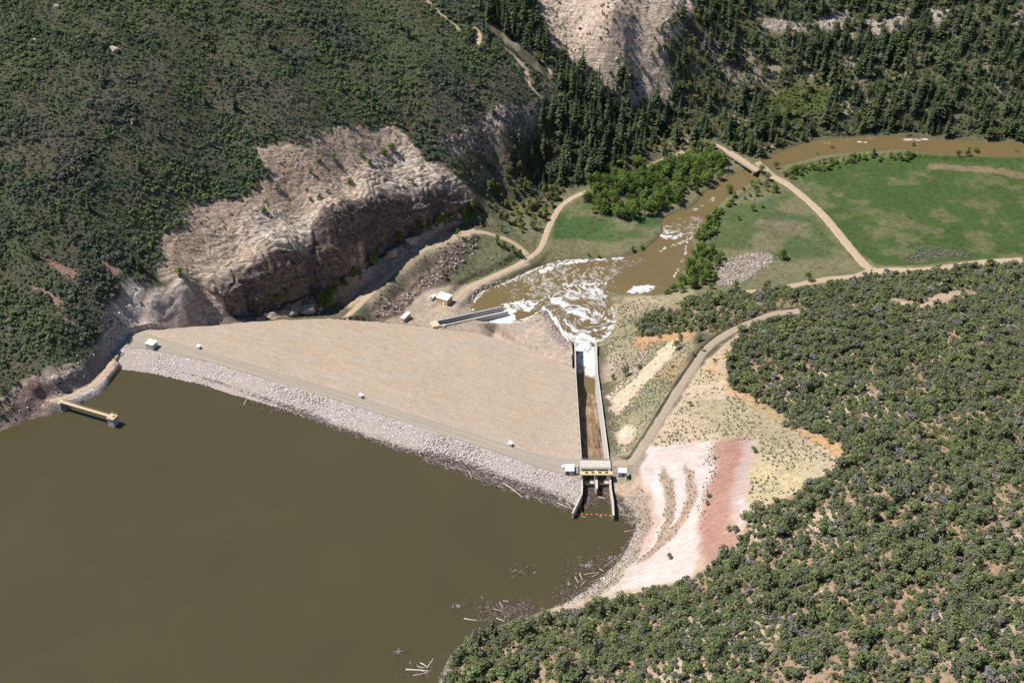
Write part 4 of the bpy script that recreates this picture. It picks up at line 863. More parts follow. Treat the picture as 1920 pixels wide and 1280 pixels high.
def strip_wall(stations, closed_bottom=True):
    """stations: lists of 4 (x,y,z): outer top, inner top, inner foot, outer foot"""
    b = MB(); rows = [[b.bm.verts.new(p) for p in s] for s in stations]
    for r0, r1 in zip(rows[:-1], rows[1:]):
        for i in range(4): b.bm.faces.new((r0[i], r0[(i+1) % 4], r1[(i+1) % 4], r1[i]))
    b.bm.faces.new(rows[0]); b.bm.faces.new(rows[-1][::-1]); return b
spill = thing('spillway', 'long concrete spillway chute with gates and road deck right of the dam', 'spillway', (37.6, 470, 0))
SL = -Vector(spill.location)
def sp(b, name, mat, smooth=False):
    bmesh.ops.translate(b.bm, verts=b.bm.verts, vec=SL); return b.build(name, mat, spill, smooth=smooth)
ysn = [462.8] + list(np.arange(470, 584.1, 6.0)) + [590, 600, 613.5]
def clean(y): return float(sp_top(np.array(y))), float(sp_floor(np.array(y))), float(sp_left(np.array(y))), float(sp_right(np.array(y)))
lw, rw, fl_ = [], [], []
for y in ysn:
    t, f, l, r = clean(y)
    lw.append([(l-0.22, y, t), (l+0.25, y, t), (l+0.95, y, f-0.4), (l-0.6, y, f-1.0)])
    rw.append([(r+0.3, y, t), (r-0.2, y, t), (r-1.25, y, f-0.4), (r+0.7, y, f-1.0)])
    fl_.append((y, l+0.5, r-0.5, f))
sp(strip_wall(lw), 'side_wall', M_CON); sp(strip_wall(rw), 'side_wall', M_CONW)  # right wall takes the paler copy, painted as the sunlit side
b = MB()
for (y0, a0, c0, z0), (y1, a1, c1, z1) in zip(fl_[:-1], fl_[1:]):
    b.bm.faces.new([b.bm.verts.new(p) for p in ((a0, y0, z0), (c0, y0, z0), (c1, y1, z1), (a1, y1, z1))])
sp(b, 'chute_floor', M_CHUTE)
b = MB(); b.box((37.6, 459.5, -3.2), (12.6, 7.4, 3.0)); sp(b, 'weir_sill', M_CON)
b = MB(); b.box((37.65, 466.6, 4.72), (13.9, 6.3, 0.7), bev=0.06); dk = sp(b, 'road_deck', M_CON)
b = MB()
for yy in (463.75, 469.45): b.box((37.65, yy, 5.22), (13.7, 0.3, 0.35))
sp(b, 'kerb', M_CONG)
for yy in (463.7, 469.5):
    b = MB()
    for x in np.arange(31.2, 44.3, 1.6): b.bar((x, yy, 5.3), (x, yy, 6.4), 0.045, 5)
    for z in (5.8, 6.35): b.bar((31.2, yy, z), (44.1, yy, z), 0.045, 5)
    sp(b, 'railing', M_RAIL)
b = MB(); b.prism([(37.15, 464), (37.15, 453.5), (37.45, 451.6), (37.95, 451.6), (38.25, 453.5), (38.25, 464)], -8, 4.3); sp(b, 'pier', M_CON)
for x0, x1 in ((32.0, 37.1), (38.3, 43.5)):
    b = MB(); b.box(((x0+x1)/2, 457.4, -0.6), (x1-x0, 0.35, 5.0)); b.box(((x0+x1)/2, 457.1, 1.75), (x1-x0, 0.35, 0.4)); sp(b, 'gate', M_GATE)
b = MB(); b.box((37.65, 458.9, 6.75), (14.6, 2.5, 0.5), bev=0.05)
hb = sp(b, 'hoist_platform', M_YEL)
for x in (33.3, 36.1, 39.3, 42.2):
    b = MB(); b.box((x, 458.9, 7.3), (1.1, 0.7, 0.6), bev=0.1); b.bar((x-0.8, 458.9, 7.2), (x+0.8, 458.9, 7.2), 0.16, 8); sp(b, 'hoist_motor', M_DARK)
for x in (31.3, 37.7, 44.0):
    b = MB(); b.box((x, 458.3, 5.4), (0.5, 0.5, 2.3)); b.box((x, 459.7, 5.4), (0.5, 0.5, 2.3)); sp(b, 'hoist_leg', M_CON)
b = MB()
for x in np.arange(30.6, 44.8, 1.75): b.bar((x, 457.75, 7.0), (x, 457.75, 8.0), 0.04, 5)
b.bar((30.6, 457.75, 7.95), (44.8, 457.75, 7.95), 0.04, 5); sp(b, 'platform_railing', M_YEL)
# approach walls reaching into the lake
la = [np.array((31.2, 463.0)), np.array((31.1, 452.5)), at(1090.5, 926, 3.6)[:2], at(1082, 944, 3.4)[:2], at(1073.5, 962, 3.2)[:2]]
ra = [np.array((44.2, 463.0)), np.array((43.9, 456.0)), at(1145, 915, 3.6)[:2], at(1149, 940, 3.4)[:2], at(1150.5, 966, 3.2)[:2]]
for ln, sgn in ((la, 1), (ra, -1)):
    st = []
    for i, p in enumerate(ln):
        d = (ln[min(i+1, len(ln)-1)]-ln[max(i-1, 0)]); d = d/np.linalg.norm(d); nn_ = np.array([-d[1], d[0]])*sgn; t = 4.6-0.28*i
        st.append([(*(p-nn_*0.4), t), (*(p+nn_*0.4), t), (*(p+nn_*0.55), -9), (*(p-nn_*0.55), -9)])
    sp(strip_wall(st), 'approach_wall', M_CON)
# concrete aprons beside the deck are gravel: see the ground

# outlet works channel
oz = float(OUT_A[2])+0.35
outl = thing('outlet_channel', 'narrow dark concrete outlet channel throwing white water into the pool', 'channel', (float(OUT_A[0]), float(OUT_A[1]), oz), math.atan2(OUT_D[1], OUT_D[0]))
def opart(b, name, mat): return b.build(name, mat, outl)
Lc = OUT_L
b = MB(); b.prism([(1.0, 2.0), (Lc-2.0, 2.0), (Lc-2.0, 2.7), (1.0, 2.7)], -11, [0.6, OUT_E+0.4, OUT_E+0.4, 0.6]); opart(b, 'far_wall', M_CONG)
b = MB(); b.prism([(1.0, -3.1), (Lc, -3.3), (Lc, -2.2), (1.0, -2.4)], -11, [0.4, OUT_E, OUT_E, 0.4]); opart(b, 'near_wall', M_CONG)
b = MB(); b.prism([(1.0, -3.0), (Lc, -3.2), (Lc, -2.3), (1.0, -2.5)], [0.402, OUT_E+0.002, OUT_E+0.002, 0.402], [0.5, OUT_E+0.15, OUT_E+0.15, 0.5]); opart(b, 'lit_wall_top', M_CONW)  # thin added cap, paler to paint the sunlit top of the wall
b = MB(); b.prism([(-3.0, -2.6), (1.2, -3.1), (1.2, 2.7), (-3.0, 2.2)], -4, 1.0); opart(b, 'headwall', M_TAN)
b = MB(); b.bm.faces.new([b.bm.verts.new(p) for p in ((0.8, -2.6, -1.3), (Lc, -2.6, -9.5), (Lc, 2.4, -9.5), (0.8, 2.4, -1.3))]); opart(b, 'channel_floor', M_COND)
b = MB(); b.box((3.2, -3.6, 0.6), (0.9, 0.5, 1.5)); opart(b, 'gauge_post', M_WHITE)

# buildings
def cast1(px, py): return cast((px, py))[0]
def hut(name, label, px, py, z, w, d, h, rz, wall, roof=None, over=0.2, slope=0.0, door=None, cat='building', extra=None, zz=None):
    p = cast1(px, py) if z is None else at(px, py, z)
    t = thing(name, label, cat, tuple(p), math.radians(rz))
    b = MB(); b.prism([(-w/2, -d/2), (w/2, -d/2), (w/2, d/2), (-w/2, d/2)], -1.2, [h, h, h+slope, h+slope]); b.build('wall', wall, t)
    b = MB(); o = over; b.prism([(-w/2-o, -d/2-o), (w/2+o, -d/2-o), (w/2+o, d/2+o), (-w/2-o, d/2+o)], [h+0.02, h+0.02, h+slope+0.02, h+slope+0.02], [h+0.25, h+0.25, h+slope+0.25, h+slope+0.25]); b.build('roof', M_WHITE if roof is None else roof, t)
    if door:
        for (dx, dw, dh, mat) in door:
            b = MB(); b.box((dx, -d/2-0.03, dh/2), (dw, 0.08, dh)); dr = b.build('door', mat, t)
            b = MB(); b.box((dx+dw*0.35, -d/2-0.1, dh*0.48), (0.12, 0.08, 0.12)); b.build('handle', M_DARK, dr)
    return t
hut('gatehouse', 'grey block house with flat white roof at the left end of the dam', 285, 651, CREST_Z, 4.3, 3.7, 3.1, -24, M_WALLG, door=[(0.9, 1.0, 2.1, M_WALLG)])
hut('valve_house', 'tan flat-roofed building on the gravel pad below the dam', 833, 566, None, 7.2, 6.0, 4.0, -27, M_TAN, slope=0.0, over=0.12, door=[(1.2, 1.1, 2.1, M_WHITE)])
hut('control_house', 'white-roofed control house beside the spillway deck on the dam side', 1067.5, 884.5, CREST_Z, 4.0, 4.2, 2.5, 0, M_WALLG, over=0.1, door=[(-0.8, 0.9, 2.0, M_DARK)])
hut('pump_house', 'small white-roofed hut beside the green cabinet right of the spillway', 1166.5, 889, None, 3.4, 2.9, 2.3, -3, M_WALLG, over=0.1, door=[(0.5, 0.8, 1.9, M_DARK)])
# storage container
p = cast1(760.5, 597.5); t = thing('storage_container', 'white shipping container standing alone on the gravel pad below the dam', 'container', tuple(p), math.radians(60))
b = MB(); b.box((0, 0, 1.25), (6.4, 2.4, 2.3))
for i in range(16): b.box((-3.0+i*0.4, 0, 1.25), (0.12, 2.47, 2.1))
b.build('body', M_TAN, t); b = MB(); b.box((0, 0, 2.47), (6.45, 2.45, 0.12)); b.build('roof', M_WHITE, t)
for yy in (-0.6, 0.6):
    b = MB(); b.box((-3.24, yy, 1.25), (0.06, 1.1, 2.1)); b.bar((-3.32, yy, 0.3), (-3.32, yy, 2.2), 0.03, 5); b.build('door', M_TAN, t)
# parked pickup
p = cast1(812, 558.5); t = thing('pickup_truck', 'small white pickup parked against the tan building', 'pickup', tuple(p), math.radians(58))
b = MB()
prof = [(-2.6, 0.45), (2.6, 0.45), (2.6, 0.95), (1.25, 1.08), (0.65, 1.72), (-0.75, 1.74), (-0.9, 1.05), (-2.6, 1.02)]
lo = [b.bm.verts.new((x, -0.92, z)) for x, z in prof]; hi = [b.bm.verts.new((x, 0.92, z)) for x, z in prof]
b.bm.faces.new(lo); b.bm.faces.new(hi[::-1])
for i in range(len(prof)): b.bm.faces.new((lo[i], hi[i], hi[(i+1) % len(prof)], lo[(i+1) % len(prof)]))
b.build('body', M_WHITE, t)
b = MB(); b.box((-1.75, 0, 1.0), (1.55, 1.5, 0.14)); b.build('cargo_bed', M_DARK, t)
b = MB(); b.bm.faces.new([b.bm.verts.new(q) for q in ((1.2, -0.78, 1.15), (1.2, 0.78, 1.15), (0.72, 0.7, 1.68), (0.72, -0.7, 1.68))]); bmesh.ops.translate(b.bm, verts=b.bm.verts, vec=(0.04, 0, 0.03)); b.build('windscreen', M_GLASS, t)
for x in (-1.7, 1.65):
    for y in (-0.85, 0.85):
        b = MB(); b.bar((x, y-0.13, 0.38), (x, y+0.13, 0.38), 0.38, 12); b.build('wheel', M_RUBBER, t)
# instrument shelters on the crest
first = None
for (px, py, lab) in ((373, 653, 'white instrument shelter on the crest road nearest the grey block house'), (677, 745, 'white instrument shelter halfway along the crest road of the dam'), (957, 835, 'white instrument shelter on the crest road nearest the spillway')):
    p = at(px, py, CREST_Z)
    if first is None:
        t = first = thing('instrument_shelter', lab, 'shelter', tuple(p), math.radians(-25), 'instrument shelters along the dam crest')
        b = MB(); b.box((0, 0, 0.1), (2.0, 2.0, 0.4)); b.build('base', M_CON, t)
        b = MB(); b.box((0, 0, 0.95), (1.5, 1.5, 1.3), bev=0.04); b.build('cabinet', M_WALLG, t)
        b = MB(); b.prism([(-0.9, -0.9), (0.9, -0.9), (0.9, 0.9), (-0.9, 0.9)], [1.6, 1.6, 1.75, 1.75], [1.72, 1.72, 1.87, 1.87]); b.build('lid', M_WHITE, t)
        b = MB(); b.bar((-0.6, 0.5, 1.7), (-0.6, 0.5, 2.9), 0.05, 6); b.box((-0.6, 0.35, 2.7), (0.5, 0.1, 0.4)); b.build('mast', M_WHITE, t)
    else:
        t = copy_tree(first); t.location = tuple(p); t['label'] = lab
# stop logs laid beside the control house, cabinet, tank
first = None
for i, lab in enumerate(('pale steel stop log lying closest to the control house', 'pale steel stop log in the middle of three beside the control house', 'pale steel stop log lying closest to the spillway deck')):
    p = at(1077.6+i*2.75, 882.5, CREST_Z)
    if first is None:
        t = first = thing('stop_log', lab, 'stop log', (p[0], p[1], CREST_Z), 0, 'stop logs stored by the control house')
        b = MB(); b.box((0, 0, 0.62), (0.34, 5.4, 0.9)); b.box((0, 0, 1.08), (0.42, 5.5, 0.08)); b.build('beam', M_RAIL, t)
        for y in (-1.8, 1.8):
            b = MB(); b.box((0, y, 0.1), (0.5, 0.25, 0.2)); b.build('bearer', M_WOODP, t)
    else:
        t = copy_tree(first); t.location = (p[0], p[1], CREST_Z); t['label'] = lab
p = cast1(1176.5, 895); t = thing('generator_cabinet', 'tall green-grey cabinet standing behind the small hut right of the spillway', 'cabinet', tuple(p), math.radians(-5))
b = MB(); b.box((0, 0, 1.3), (1.1, 3.0, 2.6), bev=0.05); b.build('housing', M_GREEN, t); b = MB(); b.box((0, -1.53, 1.5), (0.8, 0.06, 1.2)); b.build('louvre', M_DARK, t); b = MB(); b.box((0, 0, 0.05), (1.5, 3.5, 0.3)); b.build('base', M_CON, t)
p = at(1055.5, 877.5, CREST_Z); t = thing('water_tank', 'small white tank at the left wall of the control house', 'tank', tuple(p))
b = MB(); b.bar((0, 0, 0.2), (0, 0, 1.5), 0.6, 14); b.build('body', M_WHITE, t, smooth=False); b = MB(); b.bar((0, 0, 1.5), (0, 0, 1.75), 0.6, 14, 0.15); b.build('lid', M_WHITE, t)

# intake tower and its footbridge
ip = at(210, 781, 5.0)
t = thing('intake_tower', 'square concrete intake tower standing in the lake at the end of the footbridge', 'tower', (ip[0], ip[1], 0), math.radians(-24))
b = MB(); b.box((0, 0, -2.8), (3.3, 3.3, 14.8)); b.build('shaft', M_CONG, t); b = MB(); b.box((0, 0, 4.8), (4.0, 3.9, 0.5), bev=0.05); b.build('deck', M_DECK, t)
b = MB()
for x, y in ((-1.8, -1.8), (1.8, -1.8), (1.8, 1.8), (-1.8, 1.8), (0, -1.8), (0, 1.8), (1.8, 0)): b.bar((x, y, 5.0), (x, y, 6.1), 0.05, 5)
for z in (5.6, 6.05):
    for a_, c_ in (((-1.8, -1.8), (1.8, -1.8)), ((1.8, -1.8), (1.8, 1.8)), ((1.8, 1.8), (-1.8, 1.8))): b.bar((*a_, z), (*c_, z), 0.045, 5)
b.build('railing', M_YEL, t); b = MB(); b.box((0.6, 0.4, 5.45), (0.9, 0.9, 0.8), bev=0.05); b.build('gate_operator', M_CONG, t)
bs = at(112, 752, 5.0); be = np.array([ip[0], ip[1], 5.0]); dv = (be-bs)[:2]; Lb = np.linalg.norm(dv)-1.9
t = thing('footbridge', 'yellow-decked footbridge from the rocky shore out to the intake tower', 'bridge', (bs[0], bs[1], 5.0), math.atan2(dv[1], dv[0]))
b = MB(); b.box((Lb/2, 0, 0.0), (Lb, 1.5, 0.14)); b.build('deck', M_DECK, t)
for y in (-0.7, 0.7):
    b = MB(); b.box((Lb/2, y, -0.34), (Lb, 0.16, 0.5)); b.build('girder', M_WOODP, t)
    b = MB()
    for x in np.arange(0.2, Lb, 2.2): b.bar((x, y, 0.05), (x, y, 1.15), 0.025, 5)
    for z in (0.6, 1.12): b.bar((0.2, y, z), (Lb, y, z), 0.022, 5)
    b.build('railing', M_YEL, t)
b = MB(); b.box((0.2, 0, -1.8), (1.6, 3.0, 3.4)); b.build('abutment', M_CON, t)

# road bridge over the river
ba = at(1366, 285.5, -43.2); bb = at(1421, 320.5, -43.2); dv = (bb-ba)[:2]; Lb = np.linalg.norm(dv)
t = thing('road_bridge', 'low concrete bridge carrying the dirt road over the brown river', 'bridge', (ba[0], ba[1], -43.2), math.atan2(dv[1], dv[0]))
b = MB(); b.box((Lb/2, 0, -0.35), (Lb, 5.6, 0.7), bev=0.04); b.build('deck', M_DIRT, t)
b = MB()
for y in (-2.0, 0, 2.0): b.box((Lb/2, y, -1.15), (Lb, 0.4, 0.9))
b.build('girder', M_CONG, t)
for y in (-2.7, 2.7):
    b = MB()
    for x in np.arange(0.4, Lb, 2.6): b.box((x, y, 0.4), (0.16, 0.16, 0.9))
    b.box((Lb/2, y, 0.75), (Lb, 0.1, 0.22)); b.build('guardrail', M_RAIL, t)
for x in (Lb*0.30, Lb*0.92):
    b = MB(); b.box((x, 0, -4.0), (0.9, 5.2, 5.6)); b.build('pier', M_CONG, t)

# guardrail along the outer edge of the access road
W = dense(ROADS['access_road']['line'], 3.8)[2:-1]; T_ = np.gradient(W[:, :2], axis=0); T_ /= np.linalg.norm(T_, axis=1)[:, None]
GP = W[:, :2]+np.stack([-T_[:, 1], T_[:, 0]], 1)*3.25; gz = terr(GP[:, 0], GP[:, 1]); gz = np.maximum(gz, W[:, 2]-0.25)
t = thing('guardrail', 'rust-brown guardrail along the downhill edge of the curving access road', 'guardrail', (GP[0, 0], GP[0, 1], float(gz[0])))
o0 = Vector(t.location); b = MB(); b.box((0, 0, 0.25), (0.2, 0.2, 1.3)); ps = b.build('post', M_WOODP, t)
for (x, y), z in zip(GP[1:], gz[1:]):
    o = ps.copy(); link(o); o.parent = t; o.location = (x-o0.x, y-o0.y, z-o0.z)
b = MB()
for i in range(len(GP)-1): b.bar((GP[i, 0]-o0.x, GP[i, 1]-o0.y, gz[i]-o0.z+0.72), (GP[i+1, 0]-o0.x, GP[i+1, 1]-o0.y, gz[i+1]-o0.z+0.72), 0.2, 4)
b.build('rail', M_RUST, t)

# log boom across the spillway mouth
c0 = at(1080, 963.5, 0); c1 = at(1147.5, 966, 0); t = thing('log_boom', 'line of orange floats across the mouth of the spillway', 'float line', (c0[0], c0[1], 0), math.atan2(c1[1]-c0[1], c1[0]-c0[0])); Lb = np.linalg.norm(c1-c0)
fx = [0.035, 0.165, 0.30, 0.43, 0.585, 0.705, 0.83, 0.95]
b = MB(); pr = None
for i in range(25):
    s = i/24; q_ = (s*Lb, 0.5*math.sin(s*3.14)-0.25, 0.02)
    if pr: b.bar(pr, q_, 0.05, 5)
    pr = q_
b.build('cable', M_RUST, t); fm0 = None
for f in fx:
    pos = (f*Lb, 0.5*math.sin(f*3.14)-0.25, 0.05)
    if fm0 is None:
        b = MB(); b.bar((-0.3, 0, 0), (0.3, 0, 0), 0.3, 10); b.bar((0.3, 0, 0), (0.5, 0, 0), 0.3, 10, 0.1); b.bar((-0.5, 0, 0), (-0.3, 0, 0), 0.1, 10, 0.3); fm0 = b.build('float', M_ORANGE, t, pos, 0.1)
    else:
        o = fm0.copy(); link(o); o.parent = t; o.location = pos; o.rotation_euler = (0, 0, random.uniform(-0.3, 0.3))

# power line over the left hill
pw0 = at(676, -25, 96); pw1 = cast1(946, 352); pw1 = pw1+np.array([0, 0, 9.5])
t = thing('power_line', 'pair of thin pale power wires running down across the shrubby hill', 'power line', tuple(pw1-np.array([0, 0, 9.5])))
o0 = np.array(t.location); b = MB(); b.bar((0, 0, -1), (0, 0, 10), 0.16, 8, 0.11); b.build('pole', M_WOODP, t); b = MB(); b.box((0, 0, 9.4), (2.4, 0.15, 0.15), 0.6); b.build('crossarm', M_WOODP, t)
for s_ in (-0.9, 0.9):
    b = MB(); off = np.array([s_*0.83, s_*0.56, 0]); pr = None
    for i in range(41):
        s = i/40; q_ = pw1+(pw0-pw1)*s+off*(1+0.4*s)+np.array([0, 0, -16*s*(1-s)])-o0
        if pr is not None: b.bar(pr, q_, 0.055, 4)
        pr = q_
    b.build('wire', M_RAIL, t)

# ------------------------------------------------------------------ driftwood
M_DRIFT = tint_mat('bleached_driftwood', [(0, (0.16, 0.12, 0.10)), (0.4, (0.33, 0.27, 0.23)), (0.75, (0.52, 0.44, 0.36)), (1, (0.62, 0.56, 0.50))], 0.9, 0.2, 3.0)
M_DEBRIS = tint_mat('brown_floating_debris', [(0, (0.035, 0.022, 0.016)), (0.45, (0.085, 0.060, 0.046)), (0.75, (0.19, 0.155, 0.13)), (1, (0.46, 0.40, 0.35))], 0.95)
def stick_proto(taper=0.6, n=4):
    a = np.arange(n)*2*math.pi/n; c = np.stack([0*a, np.cos(a)*0.5, np.sin(a)*0.5], 1)
    V = np.r_[c+[-0.5, 0, 0], c*np.array([1, taper, taper])+[0.5, 0, 0]]
    F = [[i, (i+1) % n, n+(i+1) % n, n+i] for i in range(n)]+[[0, 1, 2, 3], [7, 6, 5, 4]]
    return V, np.array(F), np.full(len(V), 0.5)
STICK = [stick_proto(0.6), stick_proto(0.3)]
def debris(line, n, spread, size=(0.5, 2.2), side=0.0, along=0.6, mean=0.45):
    W = dense(np.asarray(line), 0.8); i = rng.integers(0, len(W)-1, n); T = np.gradient(W[:, :2], axis=0); T /= np.linalg.norm(T, axis=1)[:, None]+1e-9
    o = rng.normal(side, 1.0, n)*spread if np.isscalar(spread) else rng.normal(0, 1, n)*spread[i]
    x = W[i, 0]-T[i, 1]*o; y = W[i, 1]+T[i, 0]*o
    z = np.maximum(0.02, np.where(sdf(DAM_POLY, x, y, 3.0) > 0, dam_z(x, y)+0.35, terr(x, y)+0.1)); z = np.clip(z, 0.02, 1.6)+rng.uniform(0, 0.12, n)
    L_ = rng.uniform(*size, n)*np.where(rng.uniform(size=n) < 0.12, 2.2, 1.0); r_ = rng.uniform(0.07, 0.2, n)
    rz = np.arctan2(T[i, 1], T[i, 0])+rng.normal(0, along, n); tn_ = np.clip(rng.beta(2, 3, n)+mean-0.4, 0, 1)
    tn_ = np.where(rng.uniform(size=n) < 0.1, 1.0, tn_)
    return np.stack([x, y, z], 1), np.stack([L_, r_, r_*0.8], 1), rz, tn_
waterline = np.array([at(x, y, 0) for x, y in [(330,694),(420,722),(470,740),(520,757),(560,771),(620,796),(680,815),(740,836),(800,853),(860,871),(920,893),(980,914),(1040,934),(1072,948)]])
parts_ = [debris(waterline[4:], 4200, 0.95, (0.4, 1.8), side=-0.7), debris(waterline[8:], 4200, 1.8, (0.5, 2.4), side=-0.65), debris(waterline[:5], 900, 0.6, (0.4, 1.6), side=-0.6)]
mouth = [at(1096, 906, 0), at(1140, 906, 0), at(1142, 935, 0), at(1098, 940, 0)]
n = 3800; x = rng.uniform(31.9, 43.8, n); y = rng.uniform(443.5, 457, n); k = (y > 444.5+np.maximum(0, (x-36)*0.75)+2.5*np.sin(x*1.3)-np.where(x < 34.5, 4, 0)); x, y = x[k], y[k]; n = len(x)
parts_.append((np.stack([x, y, rng.uniform(0.02, 0.2, n)], 1), np.stack([rng.uniform(0.5, 2.0, n), rng.uniform(0.1, 0.32, n), rng.uniform(0.08, 0.2, n)], 1), rng.uniform(0, 6.3, n), np.clip(rng.beta(2, 3.5, n), 0, 1)))
rshore = np.array([at(x, y, 0) for x, y in [(1152,938),(1165,952),(1182,965),(1191,985),(1186,1005),(1165,1042),(1130,1080),(1085,1113),(1040,1138),(990,1150),(950,1165),(905,1184),(880,1200),(850,1222),(826,1275)]])
parts_ += [debris(rshore[:4], 700, 1.6, (0.6, 3.0), along=1.2, mean=0.55), debris(rshore[3:9], 900, 0.8, (0.4, 1.6)), debris(rshore[9:], 500, 0.6, (0.4, 1.6))]
for c_, n_, s_ in (((983,1069),90,2.2), ((940,1140),420,4.2), ((975,1143),260,3.0), ((1110,1060),180,4.5), ((1090,1080),110,3.5), ((1060,1112),160,2.6), ((787,1257),90,2.6), ((480,752),110,3.2), ((526,768),110,2.0), ((748,1222),26,1.4), ((858,1136),30,1.2), ((985,1135),60,1.5), ((1150,1045),110,2.6), ((545,762),60,1.6), ((910,1160),60,2.5)):
    c = at(*c_, 0); n_ = int(n_*1.5); x = c[0]+rng.normal(0, s_, n_)*1.25; y = c[1]+rng.normal(0, s_*0.65, n_)
    parts_.append((np.stack([x, y, rng.uniform(0.02, 0.15, n_)], 1), np.stack([rng.uniform(0.4, 2.4, n_), rng.uniform(0.10, 0.34, n_), rng.uniform(0.06, 0.18, n_)], 1), rng.uniform(0, 6.3, n_), np.clip(rng.beta(1.6, 2.6, n_), 0, 1)))
pos = np.concatenate([p[0] for p in parts_]); sc = np.concatenate([p[1] for p in parts_]); rz = np.concatenate([p[2] for p in parts_]); tn_ = np.concatenate([p[3] for p in parts_])
V, F, T = scatter(STICK, pos, sc, rz, tn_, 1.0); tag(add('driftwood_debris', np_mesh('driftwood_debris', V, F, M_DEBRIS, False, {'tint': T})), kind='stuff')
# big logs, one by one: ends as photo points, girth, tone
LOGS = [
 ((943,905),(981,932),0.28,0.95,'long bleached log floating off the dam with a ragged root ball beside its end'),
 ((932,911),(944,914),0.2,0.8,'short pale log just left of the long bleached log off the dam'),
 ((958,907),(975,904),0.16,0.8,'thin pale log close to the riprap above the long bleached log'),
 ((1045,942),(1068,952),0.26,0.9,'pale log lying against the debris left of the spillway wall'),
 ((1060,938),(1074,955),0.2,0.85,'pale log leaning toward the tip of the spillway approach wall'),
 ((761,1254),(803,1258),0.42,1.0,'thick bleached log, the longest of the cluster nearest the bottom shore'),
 ((788,1242),(800,1249),0.34,0.9,'short stubby log above the thickest bleached log by the bottom shore'),
 ((783,1250),(797,1251),0.24,0.75,'thin short log lying on top of the thick bleached log'),
 ((801,1252),(812,1234),0.3,0.85,'leaning log pointing away from the bottom shore cluster'),
 ((774,1266),(802,1260),0.26,0.7,'grey log below the thick bleached log by the bottom shore'),
 ((870,1159),(893,1163),0.34,0.95,'pale log floating alone left of the big debris raft'),
 ((931,1158),(946,1165),0.3,0.95,'pale log touching the shore beside the big debris raft'),
 ((943,1126),(954,1127),0.25,0.95,'short pale log on the top edge of the big debris raft'),
 ((925,1141),(942,1145),0.2,0.7,'grey log across the middle of the big debris raft'),
 ((936,1128),(943,1138),0.2,0.7,'grey log slanting through the top of the big debris raft'),
 ((1097,1062),(1111,1051),0.26,0.8,'slanting grey log in the scatter off the stony right shore'),
 ((1087,1074),(1092,1088),0.26,0.8,'pale log pointing toward the shore in the right-hand scatter'),
 ((1079,1081),(1084,1093),0.26,0.75,'short log left of the other pair of upright logs off the right shore'),
 ((1095,1076),(1124,1073),0.24,0.75,'long thin grey log parallel to the stony right shore'),
 ((1124,1066),(1132,1071),0.24,0.85,'short bright log next to the stony right shore'),
 ((1110,1081),(1122,1075),0.22,0.8,'thin log close under the stony right shore'),
 ((1134,1062),(1152,1046),0.22,0.7,'long grey log ending at the dark debris below the right shore'),
 ((1089,1097),(1100,1088),0.24,0.7,'grey log touching the dark debris along the right shore'),
 ((1170,996),(1186,994),0.2,0.95,'yellowish log floating alone near the curve of the right shore'),
 ((457,759),(463,748),0.32,0.9,'tan log standing off the riprap at the left of its debris patch'),
 ((485,756),(496,750),0.22,0.75,'grey log at the right of the debris patch off the left riprap'),
 ((330,692),(352,700),0.3,0.95,'pale log stranded along the riprap near the left end of the dam'),
 ((600,782),(612,787),0.24,0.95,'white log at the water edge below the middle of the dam'),
 ((684,810),(712,819),0.26,1.0,'long white log along the water edge below the middle shelter'),
 ((757,829),(778,840),0.25,1.0,'white log in the debris line right of the middle of the dam'),
 ((880,884),(884,897),0.3,0.6,'grey log sticking out from the dam debris into the lake'),
 ((925,895),(942,900),0.26,0.95,'white log in the debris line above the floating long log'),
 ((1122,932),(1134,934),0.3,1.0,'white log at the edge of the debris inside the spillway mouth'),
 ((1116,921),(1141,925),0.18,0.8,'thin grey log across the debris inside the spillway mouth'),
 ((1097,937),(1106,934),0.2,0.8,'short pale log in the left corner of the spillway mouth'),
 ((1160,962),(1184,968),0.2,0.75,'grey log bridging the snag pile right of the spillway wall'),
 ((1158,944),(1166,958),0.2,0.8,'pale log on the snag pile hard against the right approach wall'),
 ((1090,968),(1099,969),0.2,0.8,'small driftwood stick caught below the orange floats, left'),
 ((1124,966),(1129,970),0.16,0.8,'small driftwood stick caught below the orange floats, middle'),
]
